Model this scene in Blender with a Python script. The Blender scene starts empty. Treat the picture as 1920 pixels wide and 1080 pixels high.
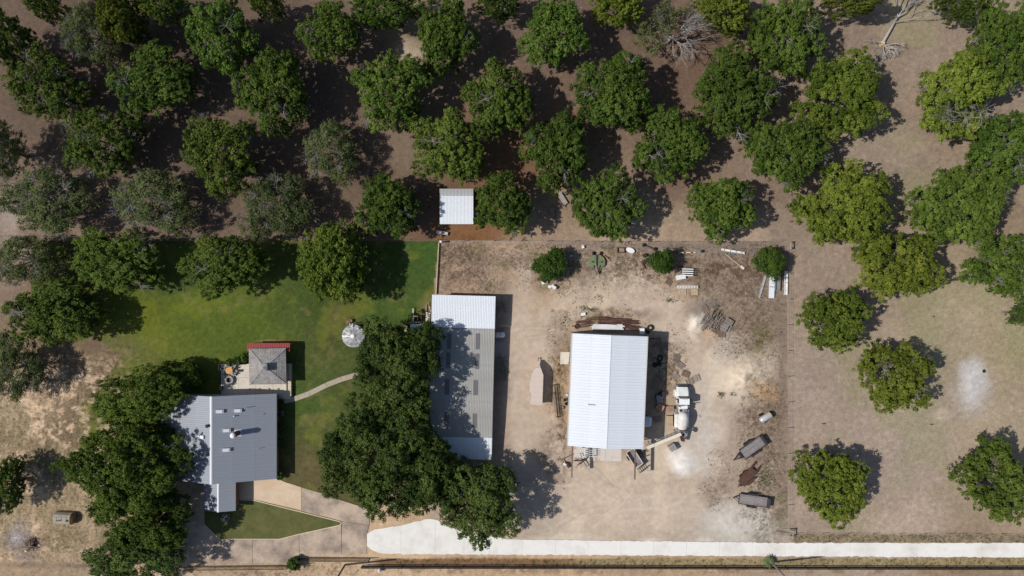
import bpy, math, random
import numpy as np
from mathutils import Vector, Matrix

# ---------------------------------------------------------------- camera, sky, sun, exposure
SC = bpy.context.scene
COL = SC.collection
S = 0.09                      # metres on the ground for one pixel of the 1920 px wide photograph
CAMH = 0.5 * 1920 * S / 0.75  # 24 mm lens: drone height about 115 m
cam = bpy.data.cameras.new('camera'); cam.lens = 24; cam.sensor_width = 36; cam.clip_start = 1; cam.clip_end = 6000
camo = bpy.data.objects.new('camera', cam); COL.objects.link(camo)
camo.location = (0, 0, CAMH); SC.camera = camo
SUN_EL, SUN_TILT = math.radians(48), math.radians(6)
wd = bpy.data.worlds.new('World'); SC.world = wd; wd.use_nodes = True
nt = wd.node_tree; bg = nt.nodes['Background']
sky = nt.nodes.new('ShaderNodeTexSky'); sky.sky_type = 'NISHITA'; sky.sun_disc = False
sky.sun_elevation = SUN_EL; sky.sun_rotation = math.radians(264)
nt.links.new(sky.outputs[0], bg.inputs[0]); bg.inputs[1].default_value = 0.085
sl = bpy.data.lights.new('sun', 'SUN'); sl.energy = 3.9; sl.angle = math.radians(0.53); sl.color = (1.0, 0.965, 0.92)
slo = bpy.data.objects.new('sun', sl); COL.objects.link(slo)
sdir = Vector((math.cos(SUN_TILT) * math.cos(SUN_EL), math.sin(SUN_TILT) * math.cos(SUN_EL), -math.sin(SUN_EL)))
slo.rotation_euler = sdir.to_track_quat('-Z', 'Y').to_euler()
SC.view_settings.view_transform = 'Standard'; SC.view_settings.look = 'None'
SC.view_settings.exposure = 0.0; SC.view_settings.gamma = 1.0
SC.render.engine = 'CYCLES'
SC.cycles.max_bounces = 5; SC.cycles.diffuse_bounces = 3; SC.cycles.glossy_bounces = 2; SC.cycles.transmission_bounces = 3
SC.cycles.caustics_reflective = False; SC.cycles.caustics_refractive = False

rnd = random.Random(7)

# ---------------------------------------------------------------- helpers
def W(px, py, h=0.0):
    """world point at height h that the photograph shows at pixel px, py"""
    k = S * (1 - h / CAMH)
    return Vector(((px - 960) * k, (540 - py) * k, h))

def lin(c):
    return tuple(((x / 255) / 12.92 if x <= 10 else (((x / 255) + 0.055) / 1.055) ** 2.4) for x in c)

class MB:
    def __init__(s): s.v = []; s.f = []
    def add(s, vs, fs):
        n = len(s.v); s.v += [tuple(v) for v in vs]; s.f += [tuple(i + n for i in f) for f in fs]; return s
    def box(s, c, size, rz=0, ry=0, rx=0):
        M = Matrix.Translation(c) @ Matrix.Rotation(rz, 4, 'Z') @ Matrix.Rotation(ry, 4, 'Y') @ Matrix.Rotation(rx, 4, 'X')
        x, y, z = size[0] / 2, size[1] / 2, size[2] / 2
        vs = [M @ Vector(p) for p in ((-x,-y,-z),(x,-y,-z),(x,y,-z),(-x,y,-z),(-x,-y,z),(x,-y,z),(x,y,z),(-x,y,z))]
        return s.add(vs, [(3,2,1,0),(4,5,6,7),(0,1,5,4),(1,2,6,5),(2,3,7,6),(3,0,4,7)])
    def bar(s, p, q, w, h=None):
        p, q = Vector(p), Vector(q); d = q - p; L = d.length
        if L < 1e-5: return s
        h = w if h is None else h
        d /= L; up = Vector((0, 0, 1)) if abs(d.z) < .95 else Vector((0, 1, 0))
        a = d.cross(up).normalized(); b = a.cross(d)
        vs = []
        for o in (p, q):
            for (i, j) in ((-1,-1),(1,-1),(1,1),(-1,1)): vs.append(o + a * (i * w / 2) + b * (j * h / 2))
        return s.add(vs, [(3,2,1,0),(4,5,6,7),(0,1,5,4),(1,2,6,5),(2,3,7,6),(3,0,4,7)])
    def tube(s, pts, rs, n=6, cap=True):
        pts = [Vector(p) for p in pts]; k = len(s.v); ring = []
        for i, p in enumerate(pts):
            d = (pts[min(i + 1, len(pts) - 1)] - pts[max(i - 1, 0)])
            d = d.normalized() if d.length > 1e-6 else Vector((0, 0, 1))
            up = Vector((0, 0, 1)) if abs(d.z) < .9 else Vector((1, 0, 0))
            a = d.cross(up).normalized(); b = a.cross(d)
            r = rs[i] if isinstance(rs, (list, tuple)) else rs
            for j in range(n):
                t = 2 * math.pi * j / n; s.v.append(tuple(p + a * (r * math.cos(t)) + b * (r * math.sin(t))))
        for i in range(len(pts) - 1):
            for j in range(n):
                s.f.append((k + i * n + j, k + i * n + (j + 1) % n, k + (i + 1) * n + (j + 1) % n, k + (i + 1) * n + j))
        if cap:
            s.f.append(tuple(k + j for j in range(n))[::-1]); m = k + (len(pts) - 1) * n
            s.f.append(tuple(m + j for j in range(n)))
        return s
    def cyl(s, c, r, h, n=16, r2=None):
        c = Vector(c); return s.tube([c, c + Vector((0, 0, h))], [r, r if r2 is None else r2], n)
    def lathe(s, prof, c=(0,0,0), n=20, M=None):
        """prof: (r, z) pairs turned about z, then M"""
        k = len(s.v); c = Vector(c)
        for (r, z) in prof:
            for j in range(n):
                t = 2 * math.pi * j / n; p = Vector((r * math.cos(t), r * math.sin(t), z))
                s.v.append(tuple(((M @ p) if M else p) + c))
        for i in range(len(prof) - 1):
            for j in range(n):
                s.f.append((k + i*n + j, k + i*n + (j+1) % n, k + (i+1)*n + (j+1) % n, k + (i+1)*n + j))
        s.f.append(tuple(k + j for j in range(n))[::-1]); m = k + (len(prof) - 1) * n
        s.f.append(tuple(m + j for j in range(n))); return s
    def ring(s, c, R, r, n=18, m=8, M=None):
        k = len(s.v); c = Vector(c)
        for i in range(n):
            t = 2 * math.pi * i / n
            for j in range(m):
                u = 2 * math.pi * j / m; p = Vector(((R + r * math.cos(u)) * math.cos(t), (R + r * math.cos(u)) * math.sin(t), r * math.sin(u)))
                s.v.append(tuple(((M @ p) if M else p) + c))
        for i in range(n):
            for j in range(m):
                s.f.append((k + i*m + j, k + ((i+1) % n)*m + j, k + ((i+1) % n)*m + (j+1) % m, k + i*m + (j+1) % m))
        return s
    def poly(s, pts, z0, z1):
        """prism over a plan polygon"""
        a = sum(pts[i][0] * pts[(i+1) % len(pts)][1] - pts[(i+1) % len(pts)][0] * pts[i][1] for i in range(len(pts)))
        if a < 0: pts = pts[::-1]
        n = len(pts); vs = [(p[0], p[1], z0) for p in pts] + [(p[0], p[1], z1) for p in pts]
        return s.add(vs, [tuple(range(n))[::-1], tuple(range(n, 2*n))] + [(i, (i+1) % n, n + (i+1) % n, n + i) for i in range(n)])
    def mesh(s, name='mesh', m=None, smooth=False):
        me = bpy.data.meshes.new(name); me.from_pydata(s.v, [], s.f)
        if m: me.materials.append(m)
        if smooth: me.polygons.foreach_set('use_smooth', [True] * len(me.polygons))
        me.update(); return me
    def build(s, name, m, parent=None, smooth=False):
        return link(name, s.mesh(name, m, smooth), parent)

def link(name, me, parent=None, loc=None, rz=0):
    o = bpy.data.objects.new(name, me); COL.objects.link(o)
    if parent: o.parent = parent
    if loc is not None: o.location = loc
    if rz: o.rotation_euler = (0, 0, rz)
    return o

def tag(o, label=None, cat=None, group=None, kind=None):
    if label: o['label'] = label
    if cat: o['category'] = cat
    if group: o['group'] = group
    if kind: o['kind'] = kind
    return o

def thing(name, label, cat, loc=(0,0,0), rz=0, group=None):
    o = bpy.data.objects.new(name, None); COL.objects.link(o); o.location = loc; o.rotation_euler = (0, 0, rz)
    o.empty_display_size = .3
    return tag(o, label, cat, group)

def copy_tree(o, parent=None):
    c = o.copy(); COL.objects.link(c); c.parent = parent
    for ch in list(o.children): copy_tree(ch, c)
    return c

def rect_px(corners, h):
    """NW NE SE SW pixel corners at height h -> centre, width, depth, rotation"""
    p = [W(x, y, h) for x, y in corners]
    c = sum(p, Vector()) / 4; ex = (p[1] - p[0] + p[2] - p[3]) / 2; ey = (p[0] - p[3] + p[1] - p[2]) / 2
    return Vector((c.x, c.y, 0)), ex.length, ey.length, math.atan2(ex.y, ex.x)

# ---------------------------------------------------------------- materials
MATS = {}
def mat(name, col, rough=.8, var=.12, scale=3.0, col2=None, mix2=.5, scale2=.6, metal=0, spec=.3, bump=0, bscale=None, orand=0.0, edge=(.42, .62)):
    if name in MATS: return MATS[name]
    m = bpy.data.materials.new(name); m.use_nodes = True; t = m.node_tree; N = t.nodes; L = t.links
    p = N['Principled BSDF']; p.inputs['Roughness'].default_value = rough; p.inputs['Metallic'].default_value = metal
    p.inputs['Specular IOR Level'].default_value = spec
    tc = N.new('ShaderNodeTexCoord')
    no = N.new('ShaderNodeTexNoise'); no.inputs['Scale'].default_value = scale; no.inputs['Detail'].default_value = 6
    L.new(tc.outputs['Object'], no.inputs['Vector'])
    mx = N.new('ShaderNodeMix'); mx.data_type = 'RGBA'
    mx.inputs[6].default_value = tuple(max(0, c * (1 - 2*var)) for c in col) + (1,); mx.inputs[7].default_value = tuple(min(1, c * (1 + 2*var)) for c in col) + (1,)
    L.new(no.outputs['Fac'], mx.inputs[0]); out = mx.outputs[2]
    if col2 is not None:
        n2 = N.new('ShaderNodeTexNoise'); n2.inputs['Scale'].default_value = scale2; n2.inputs['Detail'].default_value = 8; n2.inputs['Roughness'].default_value = .65
        L.new(tc.outputs['Object'], n2.inputs['Vector'])
        r = N.new('ShaderNodeMapRange'); r.inputs[1].default_value = edge[0]; r.inputs[2].default_value = edge[1]; r.inputs[4].default_value = mix2
        L.new(n2.outputs['Fac'], r.inputs[0])
        m2 = N.new('ShaderNodeMix'); m2.data_type = 'RGBA'; m2.inputs[7].default_value = tuple(col2) + (1,)
        L.new(r.outputs[0], m2.inputs[0]); L.new(out, m2.inputs[6]); out = m2.outputs[2]
    if orand:
        oi = N.new('ShaderNodeObjectInfo'); r = N.new('ShaderNodeMapRange'); r.inputs[3].default_value = 1 - orand; r.inputs[4].default_value = 1 + orand
        L.new(oi.outputs['Random'], r.inputs[0])
        h = N.new('ShaderNodeHueSaturation'); L.new(r.outputs[0], h.inputs['Value']); L.new(out, h.inputs['Color']); out = h.outputs[0]
    L.new(out, p.inputs['Base Color'])
    if bump:
        nb = N.new('ShaderNodeTexNoise'); nb.inputs['Scale'].default_value = bscale or scale * 4; nb.inputs['Detail'].default_value = 4
        L.new(tc.outputs['Object'], nb.inputs['Vector']); b = N.new('ShaderNodeBump'); b.inputs['Strength'].default_value = bump; b.inputs['Distance'].default_value = .05
        L.new(nb.outputs['Fac'], b.inputs['Height']); L.new(b.outputs[0], p.inputs['Normal'])
    MATS[name] = m; return m

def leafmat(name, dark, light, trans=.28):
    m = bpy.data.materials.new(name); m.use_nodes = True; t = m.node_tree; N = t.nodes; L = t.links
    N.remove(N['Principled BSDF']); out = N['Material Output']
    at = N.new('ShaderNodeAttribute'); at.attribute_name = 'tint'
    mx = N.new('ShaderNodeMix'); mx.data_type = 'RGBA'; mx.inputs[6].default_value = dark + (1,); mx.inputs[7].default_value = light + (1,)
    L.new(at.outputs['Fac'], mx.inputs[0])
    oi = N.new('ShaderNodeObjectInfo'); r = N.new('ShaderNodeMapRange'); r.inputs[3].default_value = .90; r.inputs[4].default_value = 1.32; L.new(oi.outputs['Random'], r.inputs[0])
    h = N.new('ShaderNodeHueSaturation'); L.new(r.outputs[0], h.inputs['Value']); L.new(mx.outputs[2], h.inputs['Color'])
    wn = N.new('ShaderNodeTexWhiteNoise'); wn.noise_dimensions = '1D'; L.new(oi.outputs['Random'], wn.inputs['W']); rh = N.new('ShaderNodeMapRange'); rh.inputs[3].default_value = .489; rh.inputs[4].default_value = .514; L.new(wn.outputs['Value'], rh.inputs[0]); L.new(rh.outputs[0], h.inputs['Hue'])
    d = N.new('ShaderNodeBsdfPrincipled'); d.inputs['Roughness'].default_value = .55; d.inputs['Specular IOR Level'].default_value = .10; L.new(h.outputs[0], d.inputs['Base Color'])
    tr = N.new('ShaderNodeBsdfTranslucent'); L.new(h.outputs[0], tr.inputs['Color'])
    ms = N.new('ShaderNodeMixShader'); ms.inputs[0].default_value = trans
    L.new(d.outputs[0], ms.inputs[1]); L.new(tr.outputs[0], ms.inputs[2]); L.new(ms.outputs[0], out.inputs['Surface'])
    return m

M_WHITE = mat('white_metal', (.72, .75, .78), .45, .03, 1.2, (.60, .63, .66), .35, .35, spec=.4)
M_WHITEP = mat('white_paint', (.78, .78, .76), .45, .05, 5, (.5, .46, .40), .4, 1.2, spec=.4)
M_SHEDGREY = mat('galvanised_weathered', (.36, .355, .33), .6, .06, 1.5, (.27, .25, .22), .5, .4)
M_GALV = mat('galvanised', (.55, .56, .57), .4, .08, 3, (.38, .33, .28), .6, 1.1, metal=.3)
M_FIBRE = mat('fibreglass', (.16, .15, .16), .5, .15, 2)
M_HOUSER = mat('house_roof_metal', (.27, .29, .325), .5, .05, 2, (.235, .255, .29), .5, .5, spec=.4)
M_RIDGE = mat('ridge_cap', (.68, .69, .71), .5, .04)
M_SIDING = mat('siding', (.45, .42, .38), .8, .08)
M_BRICK = mat('brick_wall', (.22, .13, .09), .9, .2, 6)
M_RED = mat('red_metal', (.30, .035, .035), .5, .12, 2, (.22, .05, .04), .6, .8)
M_SHINGLE = mat('wood_shingle', (.34, .32, .30), .9, .22, 2.5, (.19, .18, .175), .6, 1.1)
M_CONC = mat('old_concrete', lin((186, 166, 145)), .9, .07, 1.6, lin((118, 106, 98)), .9, .28, bump=.2, edge=(.42, .66))
M_CONCT = mat('tan_concrete', lin((206, 183, 156)), .9, .06, 1.6, lin((186, 158, 128)), .6, .3, bump=.2)
M_CONCN = mat('new_concrete', lin((226, 222, 214)), .85, .04, 1.2, lin((196, 187, 174)), .65, .22, bump=.15, edge=(.46, .68))
M_PATIO = mat('patio_concrete', lin((208, 199, 184)), .85, .05, 1.6, lin((188, 176, 160)), .5, .5)
M_CURB = mat('curb', lin((205, 190, 165)), .9, .08)
M_RUST = mat('rusty_steel', (.11, .055, .038), .85, .25, 4, (.06, .035, .03), .6, 1.5)
M_BEAM = mat('brown_beam', (.17, .10, .075), .8, .15, 3)
M_DARK = mat('dark_metal', (.035, .034, .035), .6, .2, 4)
M_GREYM = mat('grey_metal', (.24, .24, .24), .6, .12, 3, (.15, .12, .10), .5, 1.5)
M_RUBBER = mat('tyre_rubber', (.02, .02, .02), .85, .2, 6)
M_HUB = mat('wheel_hub', (.45, .36, .26), .6, .15, 6)
M_WOODG = mat('grey_wood', (.24, .20, .165), .95, .2, 5, orand=.25)
M_WOODT = mat('tan_wood', (.50, .38, .24), .9, .15, 4, orand=.15)
M_WOODR = mat('red_brown_wood', (.22, .15, .11), .9, .2, 4, orand=.2)
M_PLANKD = mat('deck_planks', (.27, .235, .225), .95, .2, 3, (.18, .15, .15), .6, 1.0, orand=.12)
M_BRICKP = mat('pallet_brick', (.42, .27, .18), .9, .2, 6, orand=.2)
M_BLOCK = mat('grey_block', (.36, .33, .30), .9, .15, 6, orand=.15)
M_TAN = mat('tan_paint', lin((212, 196, 182)), .6, .04, 2, lin((192, 174, 160)), .5, .6)
M_CREAM = mat('cream_paint', (.66, .60, .48), .6, .06, 2)
M_GLASS = mat('dark_glass', (.02, .025, .03), .1, .05, 2, spec=.6)
M_CARBLUE = mat('car_paint', (.60, .68, .76), .25, .03, 2, spec=.6)
M_GREENM = mat('green_paint', (.17, .24, .12), .7, .15, 3, (.14, .10, .07), .6, 1.2)
M_BLUE = mat('light_blue', (.30, .55, .65), .5, .06)
M_ORANGE = mat('orange_top', (.62, .30, .10), .6, .08, 5)
M_CONE = mat('cone_orange', (.75, .22, .06), .6, .05)
M_STONE = mat('stone', (.38, .35, .32), .95, .2, 3, orand=.2)
M_BARK = mat('bark', (.19, .165, .145), .95, .2, 5)
M_DEADW = mat('dead_wood', (.36, .325, .30), .95, .2, 4)
M_ASH = mat('ash', (.5, .49, .48), 1, .1, 3)
M_POSTW = mat('post_wood', (.36, .31, .25), .95, .2, 6, orand=.2)
M_WIRE = mat('wire', (.20, .19, .18), .6, .1)
M_BLACKF = mat('black_fence', (.015, .015, .017), .6, .1)
M_PLASTIC = mat('white_plastic', (.8, .8, .78), .5, .04)
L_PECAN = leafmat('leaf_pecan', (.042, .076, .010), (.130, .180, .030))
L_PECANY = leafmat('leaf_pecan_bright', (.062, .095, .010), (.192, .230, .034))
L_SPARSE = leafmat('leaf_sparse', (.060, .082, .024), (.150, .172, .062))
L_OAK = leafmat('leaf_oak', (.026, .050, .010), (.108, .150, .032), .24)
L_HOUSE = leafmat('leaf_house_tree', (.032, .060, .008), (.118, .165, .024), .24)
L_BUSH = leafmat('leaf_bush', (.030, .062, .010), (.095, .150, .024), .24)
L_WEED = leafmat('leaf_weed', (.13, .11, .08), (.26, .22, .16), .2)
L_WEEDG = leafmat('leaf_weed_green', (.05, .075, .025), (.10, .13, .05), .2)
# ---------------------------------------------------------------- ground: one sheet, fine in view, coarse to the horizon
_tab = np.random.RandomState(3).rand(256, 256)
def vnoise(x, y, seed=0):
    x = np.asarray(x, float) + seed * 17.31; y = np.asarray(y, float) + seed * 9.77
    xi = np.floor(x).astype(int); yi = np.floor(y).astype(int); fx = x - xi; fy = y - yi
    fx = fx * fx * (3 - 2 * fx); fy = fy * fy * (3 - 2 * fy)
    a = _tab[xi % 256, yi % 256]; b = _tab[(xi + 1) % 256, yi % 256]; c = _tab[xi % 256, (yi + 1) % 256]; d = _tab[(xi + 1) % 256, (yi + 1) % 256]
    return (a * (1 - fx) + b * fx) * (1 - fy) + (c * (1 - fx) + d * fx) * fy
def fbm(x, y, size, octv=4, seed=0, rough=.5):
    """noise in 0..1; size = largest feature in photograph pixels"""
    s = 0; a = 1; t = 0; f = 1 / size
    for o in range(octv):
        s = s + a * vnoise(x * f, y * f, seed + o * 3); t += a; a *= rough; f *= 2.03
    return s / t
def inpoly(px, py, poly):
    r = np.zeros(px.shape, bool); n = len(poly); j = n - 1
    for i in range(n):
        xi, yi = poly[i]; xj, yj = poly[j]
        c = ((yi > py) != (yj > py)) & (px < (xj - xi) * (py - yi) / ((yj - yi) or 1e-9) + xi)
        r ^= c; j = i
    return r
def idw(px, py, pts, power=3.0):
    num = np.zeros(px.shape + (3,)); den = np.zeros(px.shape)
    for (x, y, c) in pts:
        w = 1.0 / (((px - x) ** 2 + (py - y) ** 2) ** (power / 2) + 2000.0)
        num += w[..., None] * np.array(lin(c)); den += w
    return num / den[..., None]
def ell(px, py, x, y, rx, ry, rot=0, soft=.35):
    c, s = math.cos(rot), math.sin(rot); dx, dy = px - x, py - y
    d = np.sqrt(((dx * c + dy * s) / rx) ** 2 + ((-dx * s + dy * c) / ry) ** 2)
    return np.clip((1 + soft - d) / (2 * soft), 0, 1)
def seg(px, py, a, b, w):
    ax, ay = a; bx, by = b; t = np.clip(((px - ax) * (bx - ax) + (py - ay) * (by - ay)) / ((bx - ax) ** 2 + (by - ay) ** 2), 0, 1)
    d = np.hypot(px - ax - t * (bx - ax), py - ay - t * (by - ay)); return np.clip(1 - d / w, 0, 1)
sst = lambda e0, e1, x: np.clip((x - e0) / (e1 - e0), 0, 1) ** 2 * (3 - 2 * np.clip((x - e0) / (e1 - e0), 0, 1))

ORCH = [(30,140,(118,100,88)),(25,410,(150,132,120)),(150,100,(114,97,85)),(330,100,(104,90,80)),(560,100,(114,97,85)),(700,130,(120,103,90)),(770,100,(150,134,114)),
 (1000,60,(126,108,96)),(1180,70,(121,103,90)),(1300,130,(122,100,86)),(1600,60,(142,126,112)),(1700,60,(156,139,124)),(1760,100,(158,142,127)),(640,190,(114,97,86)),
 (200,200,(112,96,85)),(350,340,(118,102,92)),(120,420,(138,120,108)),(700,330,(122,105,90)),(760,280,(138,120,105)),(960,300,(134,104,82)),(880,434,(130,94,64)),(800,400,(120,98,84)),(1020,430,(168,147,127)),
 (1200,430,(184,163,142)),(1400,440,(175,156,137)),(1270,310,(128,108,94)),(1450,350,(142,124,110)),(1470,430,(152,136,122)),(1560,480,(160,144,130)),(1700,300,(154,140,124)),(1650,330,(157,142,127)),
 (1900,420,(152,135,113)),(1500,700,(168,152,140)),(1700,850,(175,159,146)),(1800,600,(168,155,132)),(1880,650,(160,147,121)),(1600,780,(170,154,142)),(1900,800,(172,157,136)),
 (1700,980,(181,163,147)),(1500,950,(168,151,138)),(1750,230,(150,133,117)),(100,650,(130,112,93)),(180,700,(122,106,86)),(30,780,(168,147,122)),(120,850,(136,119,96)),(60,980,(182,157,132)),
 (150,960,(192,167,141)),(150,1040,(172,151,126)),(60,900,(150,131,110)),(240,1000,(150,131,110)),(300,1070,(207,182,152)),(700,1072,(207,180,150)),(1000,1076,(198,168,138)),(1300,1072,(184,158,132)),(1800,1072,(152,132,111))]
YARD = [(870,500,(182,156,132)),(950,520,(192,167,141)),(1100,480,(176,156,136)),(1330,520,(166,146,126)),(1440,600,(152,134,117)),(1420,480,(156,139,123)),(980,650,(198,174,149)),
 (1050,570,(203,178,149)),(1250,590,(201,177,151)),(1290,650,(203,182,156)),(1400,700,(208,190,166)),(1340,760,(198,180,160)),(1450,780,(162,142,123)),(1460,900,(166,148,129)),
 (1400,900,(192,172,151)),(1300,900,(208,187,164)),(1100,930,(208,185,160)),(1000,930,(188,171,152)),(1050,1000,(208,190,167)),(1380,980,(208,198,183)),(1000,800,(198,175,152)),
 (1050,760,(198,168,133)),(945,700,(158,142,128)),(1230,720,(178,158,136)),(1060,640,(180,156,130))]
LAWN = [(700,600,(72,95,38)),(350,580,(90,108,36)),(270,610,(106,118,36)),(450,620,(88,106,36)),(600,560,(74,94,37)),(790,480,(70,97,39)),(600,820,(92,100,50)),(590,880,(100,94,56)),
 (560,760,(74,95,39)),(690,740,(80,92,44)),(250,660,(104,112,52)),(330,520,(78,96,42)),(640,585,(92,92,50)),(760,570,(76,98,40)),(150,480,(80,92,44))]
LAWNP = [(60,452),(822,452),(816,556),(806,640),(802,862),(700,960),(640,940),(565,914),(517,901),(440,905),(150,905),(150,760),(205,700),(222,672),(170,640),(60,640)]
YARDP = [(823,450),(1476,453),(1479,1000),(1482,1020),(900,1020),(800,1000),(800,862),(812,556)]

def ground_colour(px, py):
    wx = px + (fbm(px, py, 40, 3, 1) - .5) * 26; wy = py + (fbm(px, py, 40, 3, 5) - .5) * 26
    n1 = fbm(px, py, 60, 5, 11, .6); n2 = fbm(px, py, 14, 4, 21, .65); n3 = fbm(px, py, 5, 2, 31)
    o = idw(wx, wy, ORCH) * np.array([.87, .84, .79]) * (1 - .14 * (1 - sst(380, 470, py)) * (1 - sst(1100, 1600, px)))[..., None]; o *= (.80 + .40 * n1)[..., None] * (.86 + .28 * n3)[..., None]  # north-west darkening: cloud shade put into the soil colour
    # dry grass and greenish thatch under the open ground on the east side
    g = sst(.5, .72, fbm(px, py, 120, 4, 41)) * sst(1480, 1620, px) * .42
    o = o * (1 - g[..., None]) + np.array(lin((140, 137, 98))) * g[..., None]
    # bare light sand in the dry south-west corner, broken into flecks
    sw = sst(640, 720, py) * (1 - sst(330, 380, px)) * (1 - sst(1052, 1058, py))
    fl = sst(.50, .60, n2 * .55 + n3 * .25 + n1 * .25) * sw
    o = o * (1 - .75 * fl[..., None]) + np.array(lin((212, 184, 152))) * .75 * fl[..., None]
    gp = sst(.52, .62, fbm(px, py, 90, 4, 47)) * sw * .55
    o = o * (1 - gp[..., None]) + np.array(lin((108, 100, 70))) * gp[..., None]
    # mowing / wheel streaks running north-south in the dry field
    st = sst(.55, .75, vnoise(px / 3.2 + py / 60., py / 90., 77)) * sw * sst(.3, .6, n1) * .35
    o = o * (1 - st[..., None]) + np.array(lin((190, 165, 135))) * st[..., None]
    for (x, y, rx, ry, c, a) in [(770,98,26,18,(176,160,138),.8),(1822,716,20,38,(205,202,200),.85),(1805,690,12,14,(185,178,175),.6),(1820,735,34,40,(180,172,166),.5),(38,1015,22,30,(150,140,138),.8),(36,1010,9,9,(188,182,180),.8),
                              (55,1030,34,26,(112,100,84),.5),(560,470,12,10,(150,120,100),.4),(1768,780,14,10,(190,172,155),.5),(880,432,70,14,(132,96,66),.7),(20,400,26,34,(172,156,146),.5)]:  # last ellipse paints a pale haze patch into the soil
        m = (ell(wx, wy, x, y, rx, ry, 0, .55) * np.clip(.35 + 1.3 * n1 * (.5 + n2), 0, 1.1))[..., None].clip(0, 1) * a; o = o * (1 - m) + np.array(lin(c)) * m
    # faint worn tracks in the orchard soil
    for a, b, w in [((1594,10),(1594,110),3),((690,300),(700,450),4),((640,395),(690,402),2),((1000,60),(960,130),5),((1535,740),(1530,780),2.5),((1530,780),(1550,800),2)]:
        m = seg(wx, wy, a, b, w)[..., None] * .3; o = o * (1 - m) + np.array(lin((172, 152, 134))) * m
    # verge and dirt road south of the concrete
    v = sst(1046, 1049, wy * .2 + py * .8) * (1 - sst(1060, 1068, wy * .3 + py * .7)) * sst(690, 716, px)
    vc = np.array(lin((128, 98, 72))) * (1 - sst(1000, 1150, px))[..., None] + np.array(lin((150, 132, 98))) * sst(1000, 1150, px)[..., None]
    vc = vc * (.7 + .6 * n2)[..., None]
    o = o * (1 - v[..., None]) + vc * v[..., None]
    v2 = sst(.5, .62, n2 * .6 + n1 * .4) * sst(1062, 1066, py) * (1 - sst(1072, 1079, py) * .8) * sst(700, 760, px) * .7
    o = o * (1 - v2[..., None]) + np.array(lin((128, 106, 84))) * v2[..., None]
    sp = sst(.56, .64, n3 * .5 + n2 * .5) * sst(1052, 1056, py) * (1 - sst(640, 700, px)) * .7
    o = o * (1 - sp[..., None]) + np.array(lin((120, 102, 84))) * sp[..., None]
    vb = sst(1001, 1003, py) * (1 - sst(1016, 1018, py)) * sst(1482, 1490, px)
    vbc = np.array(lin((140, 122, 98))) * (.55 + .9 * n2)[..., None]
    o = o * (1 - vb[..., None]) + vbc * vb[..., None]
    db = seg(px, py, (0, 1060), (340, 1062), 7) * (.4 + .6 * n2)   # dark line along the south-west boundary
    o = o * (1 - .6 * db[..., None]) + np.array(lin((92, 86, 78))) * .6 * db[..., None]
    grassy = 0 * px
    # ---- lawn
    lw = inpoly(px + (wx - px) * (px < 700) * .8 * sst(640, 600, 0 * py + 620) , py, LAWNP)
    lx = px + (wx - px) * 1.2; ly = py + (wy - py) * 1.2
    hard = inpoly(px, py, LAWNP); softp = inpoly(lx, ly, LAWNP)
    lm = np.where((px > 420) | (py < 470), hard, softp).astype(float)
    lc = idw(wx, wy, LAWN) * np.array([.86, .79, 1.0]) * (.78 + .44 * n1)[..., None] * (.80 + .40 * n3)[..., None]
    yl = sst(.55, .7, fbm(px, py, 34, 4, 61)) * .35
    lc = lc * (1 - yl[..., None]) + np.array(lin((118, 122, 44))) * yl[..., None]
    dead = sst(.62, .76, fbm(px, py, 26, 4, 67)) * .3 + ell(wx, wy, 505, 638, 22, 5) * .7 + ell(wx, wy, 805, 585, 22, 30) * .7
    lc = lc * (1 - dead[..., None].clip(0, 1)) + np.array(lin((128, 116, 74))) * dead[..., None].clip(0, 1)
    thin = (1 - sst(180, 300, px)) * sst(600, 680, py) * .7
    lmm = lm * (1 - thin * sst(.4, .6, n2))
    o = o * (1 - lmm[..., None]) + lc * lmm[..., None]; grassy = grassy + lmm
    # ---- yard of crushed limestone
    ym = inpoly(px, py, YARDP).astype(float)
    yc = idw(wx, wy, YARD) * np.array([.735, .722, .715]) * (.86 + .28 * n1)[..., None] * (.90 + .20 * n3)[..., None]
    def blend(c, m):
        nonlocal yc
        m = np.clip(m, 0, 1)[..., None]; yc = yc * (1 - m) + np.array(lin(c)) * np.array([.84, .825, .81]) * m
    # wheel-worn loop round the barn
    ring = np.abs(np.hypot((wx - 1150) / 1.02, (wy - 720) / 1.25) - 142)
    worn = np.maximum((1 - sst(16, 42, ring)) * (wx < 1330), np.maximum(ell(wx, wy, 1130, 950, 190, 60), ell(wx, wy, 1330, 760, 34, 130)))
    worn = np.maximum(worn, ell(wx, wy, 980, 700, 34, 200))
    streak = fbm(px * .35 + py * .12, py, 18, 4, 83)
    blend((214, 196, 176), worn * .7 * (.4 + .9 * streak))
    blend((226, 208, 182), worn * sst(.58, .75, fbm(px, py * .5, 50, 4, 91)) * .6)
    # weeds and litter between the tracks
    weedy = np.clip(ell(wx, wy, 1150, 500, 340, 52) + ell(wx, wy, 1390, 560, 90, 110) + ell(wx, wy, 1440, 850, 46, 190) + ell(wx, wy, 1050, 650, 22, 60) + ell(wx, wy, 1130, 595, 80, 16)
                    + ell(wx, wy, 1050, 840, 34, 60) + ell(wx, wy, 1045, 770, 20, 60) + ell(wx, wy, 860, 500, 60, 50) + ell(wx, wy, 1250, 680, 40, 60) + ell(wx, wy, 1345, 905, 26, 60) * .8, 0, 1) * (1 - worn * .55)
    blend((146, 127, 110), weedy * sst(.40, .62, fbm(px, py, 30, 5, 101, .65)) * .7)
    blend((104, 92, 76), weedy * sst(.56, .66, n3 * .45 + n2 * .55) * .5)
    blend((120, 112, 76), weedy * sst(.62, .72, fbm(px, py, 40, 4, 111)) * .6)
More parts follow.
